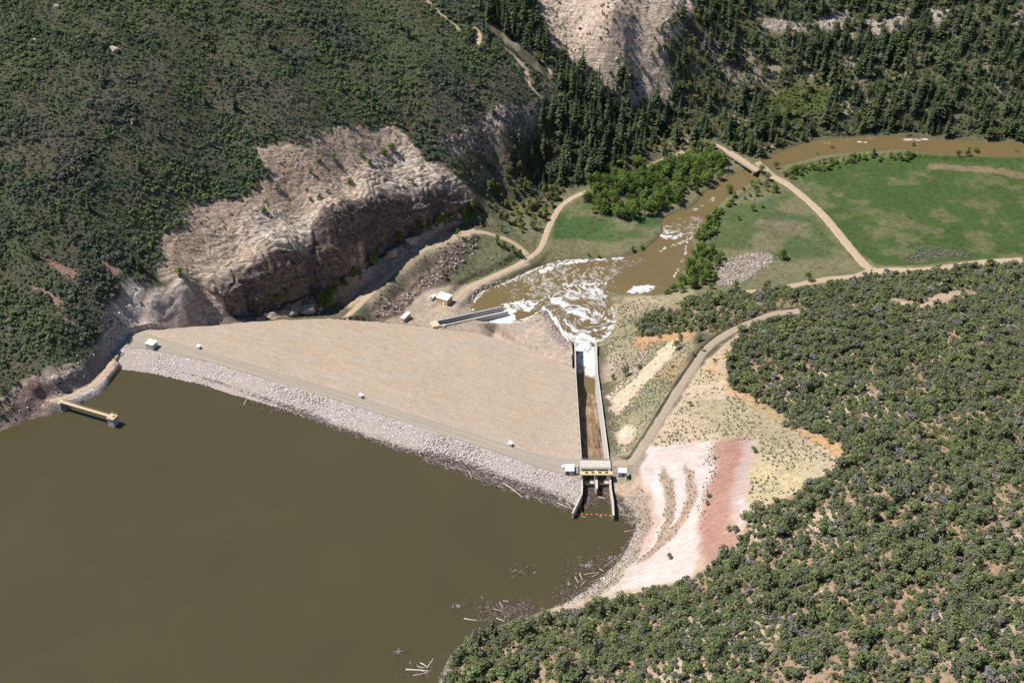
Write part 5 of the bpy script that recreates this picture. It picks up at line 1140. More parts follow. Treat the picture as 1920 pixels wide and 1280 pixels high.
def log_mesh(L_, r, seed, tone):
    g = np.random.default_rng(seed); n = 8; m = 9; V = []; F = []
    for i in range(m):
        s = i/(m-1); rr = r*(1.12-0.5*s)*g.uniform(0.93, 1.07); cx = (s-0.5)*L_; cy = 0.02*L_*math.sin(s*4+seed); cz = 0.3*r
        for k in range(n): a = k*2*math.pi/n; V.append((cx, cy+rr*math.cos(a), cz+rr*math.sin(a)))
    for i in range(m-1):
        for k in range(n): F.append([i*n+k, i*n+(k+1) % n, (i+1)*n+(k+1) % n, (i+1)*n+k])
    c0_ = len(V); V.append((-0.5*L_, 0, 0.3*r)); V.append((0.5*L_, 0.02*L_*math.sin(4+seed), 0.3*r)); tr = []
    for k in range(n): tr.append([c0_, (k+1) % n, k]); tr.append([c0_+1, (m-1)*n+k, (m-1)*n+(k+1) % n])
    for j in range(3):                      # broken branch stubs
        s = g.uniform(0.3, 0.9); a = g.uniform(0.3, 2.8); p0 = np.array([(s-0.5)*L_, 0, 0.3*r]); d = np.array([0.5, math.cos(a), math.sin(a)])*r*g.uniform(1.8, 3.2); b0 = len(V); w = r*0.3
        V += [tuple(p0+np.array(q)*w) for q in ((1, 0, 0), (-0.5, 0.8, 0), (-0.5, -0.8, 0))]+[tuple(p0+d)]; tr += [[b0, b0+1, b0+3], [b0+1, b0+2, b0+3], [b0+2, b0, b0+3]]
    return np_mesh('driftwood_log', np.array(V), [np.array(F), np.array(tr)], M_DRIFT, False, {'tint': np.full(len(V), tone)*g.uniform(0.85, 1.1, len(V))})
for i, (a_, b_, r_, tone, lab) in enumerate(LOGS):
    p = at(*a_, 0.1); q_ = at(*b_, 0.1); c = (p+q_)/2; d = q_-p; zz = float(max(0.0, dam_z(c[:1], c[1:2])[0]+0.4 if sdf(DAM_POLY, c[:1], c[1:2], 3)[0] > 0 else terr(c[:1], c[1:2])[0]+0.1)); zz = min(zz, 1.0)
    o = add('driftwood_log', log_mesh(np.linalg.norm(d[:2]), r_*0.75, i, tone*0.72), None, (c[0], c[1], 0.1+zz), math.atan2(d[1], d[0])); tag(o, lab, 'log', 'driftwood logs on the lake')
# uprooted stumps with spreading grey roots
def snag_mesh(R, seed):
    g = np.random.default_rng(seed); b = MB()
    for i in range(22):
        a = g.uniform(0, 6.28); e = g.uniform(-0.05, 0.9); d = Vector((math.cos(a)*math.cos(e), math.sin(a)*math.cos(e), abs(math.sin(e))))*R*g.uniform(0.6, 1.1)
        m = d*0.55+Vector(g.normal(0, 0.12*R, 3)); m.z = abs(m.z); b.bar((0, 0, 0.1), m, 0.09*R/1.5, 4, 0.06*R/1.5); b.bar(m, d, 0.06*R/1.5, 4, 0.015)
    me = bpy.data.meshes.new('root_snag'); b.bm.to_mesh(me); b.bm.free(); me.materials.append(M_SNAG); return me
M_SNAG = simple('grey_dead_wood', (0.34, 0.33, 0.32), 0.9, 0.25, 3.0)
for i, (px, py, R, lab) in enumerate(((989,932,1.9,'grey root ball floating at the end of the long bleached log'), (885,883,1.5,'grey branching snag caught in the debris along the dam'), (859,1136,1.7,'small grey root snag floating alone in the open lake left of the big raft'), (747,1222,1.5,'dark grey root snag floating alone above the bottom log cluster'), (1066,1094,1.5,'grey root snag off the right shore, left of the log scatter'), (1104,1061,2.0,'grey root snag in the middle of the right-hand log scatter'), (547,769,1.8,'pale branching snag in the shallows below the left riprap'), (1144,1046,1.5,'grey snag at the top of the right-hand log scatter'), (1166,958,2.2,'grey tangle of roots against the right approach wall'), (527,764,1.4,'pale snag beside the dam debris above the left riprap shallows'))):
    p = at(px, py, 0); tag(add('root_snag', snag_mesh(R, 50+i), None, (p[0], p[1], 0.0), i*0.9), lab, 'snag', 'root snags in the lake')

# lone boulders
M_BOULD = simple('weathered_sandstone', (0.33, 0.27, 0.225), 0.95, 0.25, 0.7, 0.25, bscale=2.0)
def boulder_mesh(seed, s):
    g = np.random.default_rng(seed); b = bmesh.new()
    for v in g.normal(size=(18, 3)): b.verts.new(Vector(v/np.linalg.norm(v))*g.uniform(0.85, 1.1))
    bmesh.ops.convex_hull(b, input=b.verts); bmesh.ops.scale(b, vec=s, verts=b.verts); bmesh.ops.bevel(b, geom=list(b.edges), offset=0.08*min(s), segments=1, affect='EDGES')
    me = bpy.data.meshes.new('boulder'); b.to_mesh(me); b.free(); me.materials.append(M_BOULD); return me
for i, (px, py, s, rz, lab) in enumerate((
 (213,94,(4.2,1.8,2.0),-0.5,'largest flat-topped pale boulder alone among the shrubs of the upper left hill'),
 (107,14,(1.9,1.4,1.9),0.4,'upright pale boulder near the top edge of the shrubby left hill'),
 (66,78,(1.3,1.2,1.7),0.8,'small upright boulder left of the big flat boulder on the left hill'),
 (246,231,(2.2,0.7,0.9),-0.9,'narrow slab of pale rock in the middle of the shrubby left hill'),
 (146,321,(1.3,0.9,0.9),0.2,'pale block above the bare soil scars on the left hill'),
 (312,360,(1.7,0.9,0.8),-0.3,'pale rock close above the edge of the bare rock slide'),
 (415,279,(1.2,0.9,0.9),0.3,'white block among shrubs left of the rock slide top'),
 (105,713,(2.3,2.0,3.0),0.2,'tall pale block standing on the bench above the shore track'),
 (576,583,(6.0,3.4,4.4),0.5,'huge fallen slab at the foot of the shaded cliff'),
 (545,590,(4.2,2.6,2.6),0.2,'low slab left of the huge fallen slab at the cliff foot'),
 (599,580,(2.2,1.9,1.8),0.2,'rounded pale boulder right of the huge fallen slab'),
 (587,585,(1.6,1.4,1.4),0.8,'smaller rounded boulder tucked between the fallen slab and the round one'),
 (770,455,(6.5,2.8,4.2),0.75,'long ledge block leaning on the cliff beside the bench track'),
 (735,478,(4.5,3.0,4.0),0.6,'dark rounded block at the lower end of the cliff ledge'),
 (820,428,(6.0,2.6,3.6),0.5,'split ledge block below the right end of the cliff'),
 (862,405,(5.0,2.4,3.2),0.5,'upper ledge block at the right end of the cliff'))):
    p = cast1(px, py); tag(add('boulder', boulder_mesh(200+i, s), None, (p[0], p[1], p[2]+0.25*s[2]), rz), lab, 'boulder', 'boulders on the left slopes')

# ------------------------------------------------------------------ plants
def quad_at(c, n, size, g):
    """one leaf spray: a bent quad at c facing n"""
    n = n/(np.linalg.norm(n)+1e-9); a = np.cross(n, g.normal(size=3)); a /= np.linalg.norm(a)+1e-9; b = np.cross(n, a)
    w = size*g.uniform(0.6, 1.2); h = size*g.uniform(0.6, 1.3)
    return [c-a*w/2-b*h/2, c+a*w/2-b*h*0.35, c+a*w*0.4+b*h/2, c-a*w*0.45+b*h*0.4]
def leaf_cloud(lobes, n, size, seed, up=0.55, rough=0.5):
    g = np.random.default_rng(seed); V = []; T = []
    wts = np.array([l[1][0]*l[1][1]+l[1][2]*l[1][0] for l in lobes]); wts = wts/wts.sum()
    for (c, r), w in zip(lobes, wts):
        lt = g.uniform(0.3, 0.7)
        for i in range(max(4, int(n*w))):
            d = g.normal(size=3); d /= np.linalg.norm(d)
            if d[2] < -0.55: d[2] *= -0.6
            rad = g.uniform(0.5, 1.06)**0.6; p = np.array(c)+d*np.array(r)*rad
            nn_ = d/np.array(r)*np.mean(r)+g.normal(size=3)*rough+np.array([0, 0, up]); V += quad_at(p, nn_, size*g.uniform(0.7, 1.3), g); T += [np.clip(lt+g.normal(0, 0.22), 0, 1)]*4
    V = np.array(V); return V, np.arange(len(V)).reshape(-1, 4), np.array(T)
def trunk_mesh(h, r, n=6, lean=0.0, limbs=(), top=0.25):
    V = []; F = []
    for i in range(4):
        s = i/3; rr = r*(1.25 if i == 0 else 1-(1-top)*s)
        for k in range(n): a = k*2*math.pi/n; V.append((lean*s*s+rr*math.cos(a), rr*math.sin(a), -0.4+s*(h+0.4)))
    for i in range(3):
        for k in range(n): F.append([i*n+k, i*n+(k+1) % n, (i+1)*n+(k+1) % n, (i+1)*n+k])
    for (z0, e) in limbs:
        b = len(V); p0 = np.array([lean*(z0/h)**2, 0, z0]); e = np.array(e, float); d = e-p0; a = np.cross(d, (0, 0, 1.0)); a /= np.linalg.norm(a)+1e-9; c = np.cross(d, a); c /= np.linalg.norm(c)+1e-9; w = r*0.5
        for P, k in ((p0, w), (e, w*0.35)): V += [tuple(P+a*k), tuple(P+c*k), tuple(P-a*k), tuple(P-c*k)]
        for k in range(4): F.append([b+k, b+(k+1) % 4, b+4+(k+1) % 4, b+4+k])
    return np.array(V), np.array(F), np.full(len(V), 0.5)
def round_crown(seed, h, w, nl, n, size, low=0.12):
    """several lobes gathered about a stem: (crown, trunk)"""
    g = np.random.default_rng(seed); lobes = []; limbs = []
    for i in range(nl):
        a = g.uniform(0, 6.28); s = g.uniform(0.15, 0.62)*w/2 if i else 0.0; zz = h*g.uniform(low+0.22, 0.8) if i else h*0.62
        rr = w*g.uniform(0.20, 0.33); c = (math.cos(a)*s, math.sin(a)*s, zz); lobes.append((c, (rr, rr*g.uniform(0.8, 1.1), rr*g.uniform(0.7, 1.05)*h/w))); limbs.append((h*0.2, c))
    return leaf_cloud(lobes, n, size, seed+1), trunk_mesh(h*0.6, 0.028*h, 6, 0.1, limbs[:5])
def conifer_crown(seed, h, w, tiers=11, per=8, droop=0.28, ragged=0.25, base=0.08):
    g = np.random.default_rng(seed); V = []; T = []
    for t in range(tiers):
        s = t/(tiers-1); z = h*(base+(0.96-base)*s); R = w/2*((1-s)**0.85)*(0.75 if t == 0 else 1)+0.12; k = max(4, int(per*(1-0.55*s))); a0 = g.uniform(0, 6.28)
        for i in range(k):
            a = a0+i*6.283/k+g.normal(0, 0.15); r = R*g.uniform(1-ragged*1.5, 1+ragged*0.6); d = np.array([math.cos(a), math.sin(a), 0]); q = np.array([-d[1], d[0], 0]); zz = z+g.normal(0, 0.02*h); wd = r*0.55+0.18
            m = d*r*0.55; tip = d*r; dz = np.array([0, 0, 1.0])
            V += [dz*zz+d*0.05+dz*0.02*h, m-q*wd/2+dz*(zz-droop*r*0.35), tip+dz*(zz-droop*r), m+q*wd/2+dz*(zz-droop*r*0.35-0.1*wd)]
            T += [np.clip(0.32+0.1*s+g.normal(0, 0.10), 0, 1)]*1+[np.clip(0.5+g.normal(0, 0.15), 0, 1)]*3
    z = h; V += [np.array([0.25, 0, h*0.9]), np.array([0, 0.25, h*0.9]), np.array([-0.25, 0, h*0.9]), np.array([0, 0, h*1.02])]; T += [0.5]*4
    return np.array(V), np.arange(len(V)).reshape(-1, 4), np.array(T)
M_BARK = simple('grey_brown_bark', (0.13, 0.105, 0.085), 0.95, 0.25, 3.0)
JST = [(0.0, (0.20, 0.185, 0.18)), (0.07, (0.17, 0.16, 0.145)), (0.14, (0.125, 0.128, 0.085)), (0.32, (0.092, 0.110, 0.058)), (0.55, (0.128, 0.150, 0.066)), (0.8, (0.166, 0.188, 0.076)), (1.0, (0.22, 0.235, 0.092))]
M_JUN = tint_mat('juniper_foliage', JST, trans=0.2, objr=0.32)
M_CON_F = tint_mat('conifer_needles', [(0.0, (0.034, 0.048, 0.028)), (0.35, (0.052, 0.070, 0.036)), (0.6, (0.070, 0.090, 0.042)), (0.85, (0.092, 0.112, 0.048)), (1.0, (0.115, 0.13, 0.055))], trans=0.15, objr=0.3)
M_DEC = tint_mat('bright_spring_leaves', [(0.0, (0.065, 0.10, 0.028)), (0.35, (0.095, 0.15, 0.036)), (0.65, (0.125, 0.19, 0.044)), (1.0, (0.18, 0.235, 0.055))], trans=0.3, objr=0.65)
M_OAK = tint_mat('scrub_oak_leaves', [(0.0, (0.155, 0.14, 0.13)), (0.14, (0.125, 0.122, 0.095)), (0.3, (0.072, 0.092, 0.058)), (0.55, (0.086, 0.116, 0.064)), (0.8, (0.112, 0.146, 0.068)), (1.0, (0.16, 0.18, 0.075))], trans=0.2)
M_YOAK = tint_mat('budding_scrub_leaves', [(0.0, (0.085, 0.085, 0.042)), (0.4, (0.12, 0.122, 0.048)), (0.7, (0.145, 0.16, 0.052)), (1.0, (0.19, 0.185, 0.066))], trans=0.25)
M_SAGE = tint_mat('sagebrush_leaves', [(0.0, (0.08, 0.078, 0.055)), (0.5, (0.135, 0.138, 0.092)), (1.0, (0.21, 0.205, 0.14))])
M_DEAD = tint_mat('dead_grey_twigs', [(0.0, (0.13, 0.115, 0.11)), (1.0, (0.27, 0.245, 0.24))], objr=0.3)

JUN = [round_crown(300+i, 4.6+0.5*(i % 4), 4.6+0.35*(i % 3), 6+i % 3, 330, 0.45) for i in range(8)]
JUNL = [round_crown(340+i, 4.8, 4.8, 5, 120, 0.76)[0] for i in range(6)]
PIN = [(conifer_crown(400+i, 16.0, 5.4+0.6*(i % 3), 12, 9), trunk_mesh(15.0, 0.24)) for i in range(6)]
PINL = [conifer_crown(430+i, 15.0, 5.2+0.5*(i % 3), 9, 7) for i in range(6)]
COT = [round_crown(500+i, 8.5+0.8*(i % 3), 6.6+0.6*(i % 3), 9, 420, 0.62, 0.05) for i in range(6)]
SHR = [round_crown(560+i, 2.6, 3.0, 4, 130, 0.38, 0.0) for i in range(5)]
OAKP = []
for i in range(12):
    g = np.random.default_rng(900+i); lob = [((0, 0, g.uniform(0.4, 0.8)), (g.uniform(0.8, 1.4), g.uniform(0.7, 1.2), g.uniform(0.5, 1.0)))]
    for j in range(i % 3): lob.append(((g.normal(0, 0.8), g.normal(0, 0.8), g.uniform(0.3, 0.7)), (g.uniform(0.5, 0.9),)*3))
    OAKP.append(leaf_cloud(lob, 40, 0.52, 600+i, 0.95, 0.45))
SAGEP = [leaf_cloud([((0, 0, 0.25), (0.5, 0.5, 0.4))], 9, 0.45, 650+i) for i in range(6)]
SNAGT = []
for i in range(3):
    g = np.random.default_rng(700+i); h = 13.0
    SNAGT.append((conifer_crown(710+i, 13, 3.0, 9, 5, 0.05, 0.6), trunk_mesh(13.2, 0.2)))
def protos(name, arr, mat, barkmat=M_BARK):
    out = []
    for (c, t) in arr:
        out.append((np_mesh('crown', c[0], c[1], mat, False, {'tint': c[2]}), np_mesh('trunk', t[0], t[1], barkmat, True)))
    return out
P_JUN = protos('juniper', JUN, M_JUN); P_PIN = protos('pine', PIN, M_CON_F); P_COT = protos('cottonwood', COT, M_DEC); P_SHR = protos('shrub', SHR, M_DEC); P_SNAG = protos('snag', SNAGT, M_DEAD, M_DEAD)
P_OAKT = protos('oak', [round_crown(760+i, 5.5, 5.2, 6, 150, 0.8, 0.0) for i in range(4)], M_YOAK)
def plant(name, pr, x, y, sc, label, cat, group, sz=1.0, z=None):
    t = bpy.data.objects.new(name, None); link(t); z = ground(x, y) if z is None else z
    t.location = (x, y, z); t.rotation_euler = (0, 0, random.uniform(0, 6.283)); t.scale = (sc, sc, sc*sz); t.empty_display_size = 0.5
    tag(t, label, cat, group); c, k = random.choice(pr)
    add('crown', c, t); add('trunk', k, t); return t
free = np.ones(X.shape)
for k, r in ROADS.items():
    D, _z = ldist(r['line'], X, Y, 8.0); free = np.where(D < (r['w']/2+1.0 if k not in ('ridge_track', 'upper_track', 'bend_track', 'gully_track') else 0.7), 0, free)
free = np.where((sr > -1.0) | (sl > -0.5) | (sdam > -1.5) | ((X > sp_left(Y)-2) & (X < sp_right(Y)+2.5) & (Y > 430) & (Y < 625)), 0, free)
free = np.where((np.abs(oo_) < 6) & (os_ > -6) & (os_ < OUT_L+4), 0, free)
def okf(x, y): return bil(free, x, y) > 0.99
def pick(s, cell, dens=None, m=60):
    x, y = fill(s, cell); k = okf(x, y)
    if dens is not None: k &= rng.uniform(size=len(x)) < dens(x, y)
    x, y = x[k], y[k]; z = terr(x, y); k = in_frame(x, y, z, m if m <= 0 else 250); return x[k], y[k], z[k]
def rest(name, protos_, x, y, z, sc, tint, mat, mix=0.65, label=None):
    if not np.ndim(sc) == 2: sc = np.asarray(sc)
    V, F, T = scatter(protos_, np.stack([x, y, z], 1), sc, rng.uniform(0, 6.3, len(x)), tint, mix)
    return tag(add(name, np_mesh(name, V, F, mat, False, {'tint': T})), kind='stuff')
def tintf(x, y, seed, spread=0.5, scale=25):
    return np.clip(0.5+(fbm(x, y, scale, 3, seed)-0.5)*1.3+rng.normal(0, spread*0.4, len(x)), 0, 1)
cam_d = lambda x, y, z: np.sqrt(x*x+y*y+(z-H)**2)

# --- the pinyon and juniper hill on the right
x, y, z = pick(np.maximum(s_hr, s_band), 2.4, lambda a, b: 0.38+0.8*sstep(0.33, 0.56, fbm(a, b, 11, 4, 71))*np.where(bil(s_band, a, b) > 0, 1.4, 1.0))
sc = rng.lognormal(-0.55, 0.42, len(x)); sc = np.clip(sc, 0.22, 1.4)
d = cam_d(x, y, z)/sc; vis = in_frame(x, y, z, -12); o = np.argsort(np.where(vis, d, 1e9)); near = np.zeros(len(x), bool); near[o[:292]] = True
js = near.copy(); print('junipers', len(x))
for i in np.nonzero(near)[0]:
    shore_ = sdf(LAKE, x[i:i+1], y[i:i+1], 40.0)[0]
    lab = 'dark juniper crowded on the bank just above the lake at the bottom of the photo' if shore_ > -14 else 'round dark green juniper among many on the dry hill at the bottom right'
    plant('juniper_tree', P_JUN, x[i], y[i], sc[i], lab, 'juniper', 'junipers above the lake bank' if shore_ > -14 else 'junipers on the dry right hill', random.uniform(0.85, 1.2), z[i]-0.1)
k = ~near
tt = np.clip(rng.normal(0.55, 0.27, len(x)), 0.15, 1); tt = np.where(rng.uniform(size=len(x)) < 0.09, 0.0, tt)
rest('juniper_woods', JUNL, x[k], y[k], z[k]-0.1, np.stack([sc[k], sc[k], sc[k]*rng.uniform(0.8, 1.2, k.sum())], 1), tt[k], M_JUN, 0.72)
# undergrowth between them
x, y, z = pick(s_hr, 1.6, lambda a, b: 0.25+0.65*sstep(0.40, 0.58, fbm(a, b, 10, 4, 72)))
rest('hill_undergrowth', SAGEP, x, y, z, rng.uniform(0.8, 2.2, len(x)), np.clip(rng.normal(0.35, 0.22, len(x)), 0.02, 1), M_JUN)
# dead grey shrubs on the same hill, one by one
x, y, z = pick(s_hr, 14.0, lambda a, b: 0.35+0*a, -10)
for i in range(min(70, len(x))): plant('dead_shrub', P_SHR_DEAD if 'P_SHR_DEAD' in globals() else globals().setdefault('P_SHR_DEAD', protos('dead', [round_crown(580+i_, 2.8, 3.4, 5, 110, 0.32, 0.0) for i_ in range(3)], M_DEAD)), x[i], y[i], random.uniform(0.8, 1.5), 'bare grey dead shrub between the junipers of the right hill', 'dead shrub', 'dead shrubs on the right hill', 1.0, z[i])
# solitary bushes on the pale cut slopes: each has its own place
for (px, py, s_, lab) in ((1471,799,1.0,'left one of two round junipers side by side on the orange soil edge'), (1487,802,1.1,'right one of two round junipers side by side on the orange soil edge'), (1513,797,0.9,'round juniper between the side-by-side pair and the wooded hill edge'), (1556,831,0.9,'small juniper at the right end of the orange soil edge'), (1417,756,0.75,'small round juniper alone on the pale slope below the orange bend'), (1340,678,0.6,'small juniper beside the access road on the pale slope'), (1293,761,0.65,'small juniper alone on the cream slope just right of the access road'), (1414,848,0.85,'dark juniper alone at the top of the red stripe'), (1529,802,0.7,'tiny juniper at the wooded edge above the orange soil'),
 (1418,962,1.75,'large spreading juniper at the yellow slope edge, bigger than its neighbours'), (1395,972,0.95,'small round juniper just left of the large spreading one'), (1366,996,0.7,'small juniper on the lower right rim of the red stripe'), (1377,997,0.9,'juniper at the bottom rim of the purple-grey stripe'), (1255,1047,0.75,'narrow bush growing on the white rock near its foot'), (1328,932,0.6,'lower of two green bushes on the left rim of the red stripe'), (1325,947,0.6,'lowest green bush on the left rim of the red stripe'), (1340,862,0.45,'tiny bush at the upper left rim of the red stripe'),
 (1269,655,1.3,'bright green spreading bush left of the access road bend'), (1275,634,0.9,'juniper bush above the bright green bush by the road'), (1311,640,1.5,'large juniper at the left side of the access road bend'), (1299,667,0.75,'small dark bush left of the access road'), (1198,691,0.9,'small dark juniper on the rim of the pale gash'), (1172,705,1.45,'largest green juniper on the gravelly slope beside the pale gash'), (1149,712,0.9,'low bush left of the juniper by the pale gash'), (1260,690,0.55,'tiny dark bush on the orange patch left of the road'), (1236,634,0.75,'round dark bush under the juniper band on orange soil'), (1316,657,0.8,'grey green bush close to the guardrail bend'), (1275,639,0.8,'dark bush at the head of the pale gash')):
    p = cast1(px, py); plant('juniper_tree', P_JUN, p[0], p[1], s_*0.8, lab, 'juniper', 'solitary bushes on the pale slopes')
# tall pines that stand out of the juniper hill
for (px, py, s_, lab) in ((1127,1158,0.78,'tallest dark pine at the shore edge where the white rock ends'), (1625,1212,0.85,'tall broad pine rising out of the juniper hill near the bottom edge'), (1632,520,0.5,'dark pine poking up beside the meadow road junction'), (1780,1215,0.8,'broad dark pine on the juniper hill near the bottom right corner')):
    p = cast1(px, py); plant('pine_tree', P_PIN, p[0], p[1], s_, lab, 'pine', 'tall pines on the right hill')

# --- far right hill and ravine: conifers
bare = np.maximum.reduce([sdf(px_poly(q), X, Y, 10.0) for q in ([(1035,95),(1020,40),(1000,-60),(1265,-60),(1300,15),(1240,45),(1180,55),(1152,95),(1148,130),(1112,160),(1120,110)], [(1185,80),(1215,70),(1255,110),(1240,185),(1215,190),(1205,150)], [(1440,185),(1480,165),(1560,160),(1560,195),(1500,215),(1440,215)], [(1230,160),(1250,140),(1265,165),(1235,190)])])
rockp = np.maximum.reduce([sdf(px_poly(q), X, Y, 10.0) for q in ([(1420,30),(1500,40),(1510,60),(1430,65)], [(1520,40),(1590,20),(1580,60),(1520,60)], [(1620,40),(1700,30),(1690,60),(1630,70)], [(1740,20),(1780,20),(1760,50),(1745,45)])])
right_dark = lambda a, b: sstep(120, 300, a)
x, y, z = pick(np.maximum(s_ridge, s_rav), 4.3, lambda a, b: np.where(bil(bare, a, b) > 0, 0.05, np.where(bil(rockp, a, b) > 0, 0.12, np.clip(0.30+0.5*sstep(0.36, 0.6, fbm(a, b, 24, 4, 75))+0.35*right_dark(a, b)+np.where(bil(s_rav, a, b) > 0, 0.35, 0), 0, 0.95))))
sc = np.clip(rng.lognormal(-0.28, 0.40, len(x)), 0.25, 1.4)
d = cam_d(x, y, z)/sc; vis = in_frame(x, y, z, -15); o = np.argsort(np.where(vis, d, 1e9)); near = np.zeros(len(x), bool); near[o[:290]] = True; print('conifers', len(x))
for i in np.nonzero(near)[0]:
    rv = bil(s_rav, x[i:i+1], y[i:i+1])[0] > 0
    plant('pine_tree', P_PIN, x[i], y[i], sc[i], 'tall dark conifer in the side ravine between the shrubby hill and the pale rock face' if rv else 'tall dark conifer on the far slope above the river', 'pine', 'conifers in the side ravine' if rv else 'conifers on the far river slope', random.uniform(0.85, 1.15), z[i]-0.3)
k = ~near; rest('conifer_forest', PINL, x[k], y[k], z[k]-0.3, np.stack([sc[k], sc[k], sc[k]*rng.uniform(0.85, 1.15, k.sum())], 1), np.clip(rng.normal(0.5, 0.22, k.sum()), 0, 1), M_CON_F, 0.6)
for (px, py) in ((1690,62),(1700,78),(1680,85),(1720,70),(1735,60),(1742,75),(1600,45),(1485,92),(1500,85),(1510,70),(1480,55),(1320,90),(1315,100),(1328,95),(1715,105),(1650,110),(1330,30),(1328,190),(1820,240),(1725,165),(1415,140),(1560,75),(1660,90),(955,30),(1060,215),(1405,20)):
    p = cast1(px, py); plant('dead_tree', P_SNAG, p[0], p[1], random.uniform(0.7, 1.0), 'grey leafless dead conifer standing among the green ones on the far slope', 'dead tree', 'dead conifers on the far slope')
x, y, z = pick(np.maximum(s_ridge, s_rav), 8.5, lambda a, b: np.where(bil(bare, a, b) > 0, 0.25, 0.15+0.75*sstep(0.45, 0.6, fbm(a, b, 30, 3, 76))))
LOWCOT = [round_crown(820+i, 6.5, 5.6, 6, 110, 0.9, 0.05)[0] for i in range(5)]
rest('mixed_broadleaf', LOWCOT, x, y, z, rng.uniform(0.5, 1.1, len(x)), np.clip(rng.normal(0.45, 0.25, len(x)), 0, 1), M_YOAK)
# brush under and between the conifers
x, y, z = pick(np.maximum(s_ridge, s_rav), 2.3, lambda a, b: np.where((bil(bare, a, b) > -1) & (bil(s_rav, a, b) < 3), 0.12*(fbm(a, b, 9, 3, 79) > 0.5), np.where(bil(rockp, a, b) > 0, 0.05, 0.4+0.6*sstep(0.36, 0.50, fbm(a, b, 14, 4, 77)))))
rest('slope_brush', OAKP, x, y, z, rng.uniform(0.6, 1.3, len(x)), tintf(x, y, 81, 0.5), M_OAK)
sgl = zone('glade', [(1410,215),(1480,160),(1570,155),(1570,205),(1500,232),(1430,238)]); x, y, z = pick(sgl, 1.9, lambda a, b: 0.8+0*a); rest('glade_brush', OAKP, x, y, z, rng.uniform(0.7, 1.2, len(x)), np.clip(rng.normal(0.6, 0.2, len(x)), 0, 1), M_YOAK)

x, y, z = pick(s_face, 2.6, lambda a, b: 0.08+0.5*sstep(0.48, 0.58, fbm(a, b, 13, 4, 74))); rest('cliff_brush', OAKP, x, y, z, rng.uniform(0.4, 1.1, len(x)), tintf(x, y, 73), M_OAK)
# --- left hill: scrub oak that covers the whole slope
opens = np.maximum.reduce([sdf(px_poly(q), X, Y, 6.0) for q in ([(88,488),(140,508),(148,526),(112,512)], [(62,535),(122,566),(118,572),(62,543)], [(188,484),(232,513),(215,518),(185,500)], [(102,584),(143,605),(130,608)], [(784,136),(793,150),(812,166),(800,158)], [(115,10),(98,12),(100,26),(116,26)], [(200,85),(226,90),(224,106),(198,104)])])
x, y, z = pick(s_hill, 1.45, lambda a, b: np.where(bil(opens, a, b) > 0, 0.05, 0.74+0.30*sstep(0.40, 0.50, fbm(a, b, 7, 4, 85))), 40)
sc = np.clip(rng.lognormal(-0.42, 0.38, len(x))*(0.75+0.6*sstep(0.4, 0.65, fbm(x, y, 16, 3, 84))), 0.25, 1.7); print('scrub', len(x))
rest('hillside_scrub', OAKP, x, y, z-0.1, np.stack([sc, sc, sc*rng.uniform(0.8, 1.4, len(x))], 1), np.clip(0.5+(fbm(x, y, 34, 4, 87)-0.5)*2.2+rng.normal(0, 0.17, len(x))-0.35*(rng.uniform(size=len(x)) < 0.1), 0, 1), M_OAK, 0.7)
x, y, z = pick(zone('tk', [(860,-60),(900,40),(960,100),(1035,145),(1075,175),(1060,215),(1010,205),(960,120),(895,60)]), 2.0, lambda a, b: 0.3+0.6*(fbm(a, b, 9, 4, 86) > 0.46)); rest('hillside_scrub', OAKP, x, y, z-0.1, rng.uniform(0.5, 1.2, len(x)), tintf(x, y, 82), M_OAK)
x, y, z = pick(zone('ru', [(860,340),(800,310),(830,285),(905,245),(960,200),(1010,190),(1050,205),(1060,260),(1000,300),(940,345),(900,375)]), 2.6, lambda a, b: 0.25+0.55*(fbm(a, b, 12, 4, 88) > 0.5))
rest('hillside_scrub', OAKP, x, y, z-0.1, rng.uniform(0.6, 1.4, len(x)), tintf(x, y, 89), M_OAK)
hill_pines = [((440,205),0.6), ((384,193),0.42), ((262,320),0.5), ((168,395),0.55), ((505,90),0.4), ((432,122),0.32), ((515,92),0.36), ((548,122),0.4), ((590,110),0.4), ((375,125),0.3), ((130,330),0.36), ((765,70),0.6), ((752,55),0.45), ((250,495),0.5), ((262,505),0.5), ((20,420),0.4), ((60,480),0.45), ((640,170),0.4), ((700,190),0.4), ((850,180),0.5), ((925,215),0.6), ((880,190),0.4), ((612,205),0.32), ((820,60),0.35), ((30,250),0.35), ((300,255),0.3), ((470,40),0.3), ((660,60),0.35), ((900,160),0.5), ((180,560),0.35)]
for (q_, s_) in hill_pines:
    p = cast1(*q_); plant('pine_tree', P_PIN, p[0], p[1], s_*1.35, 'dark solitary conifer casting a shadow on the shrubby left hill', 'pine', 'solitary conifers on the left hill')
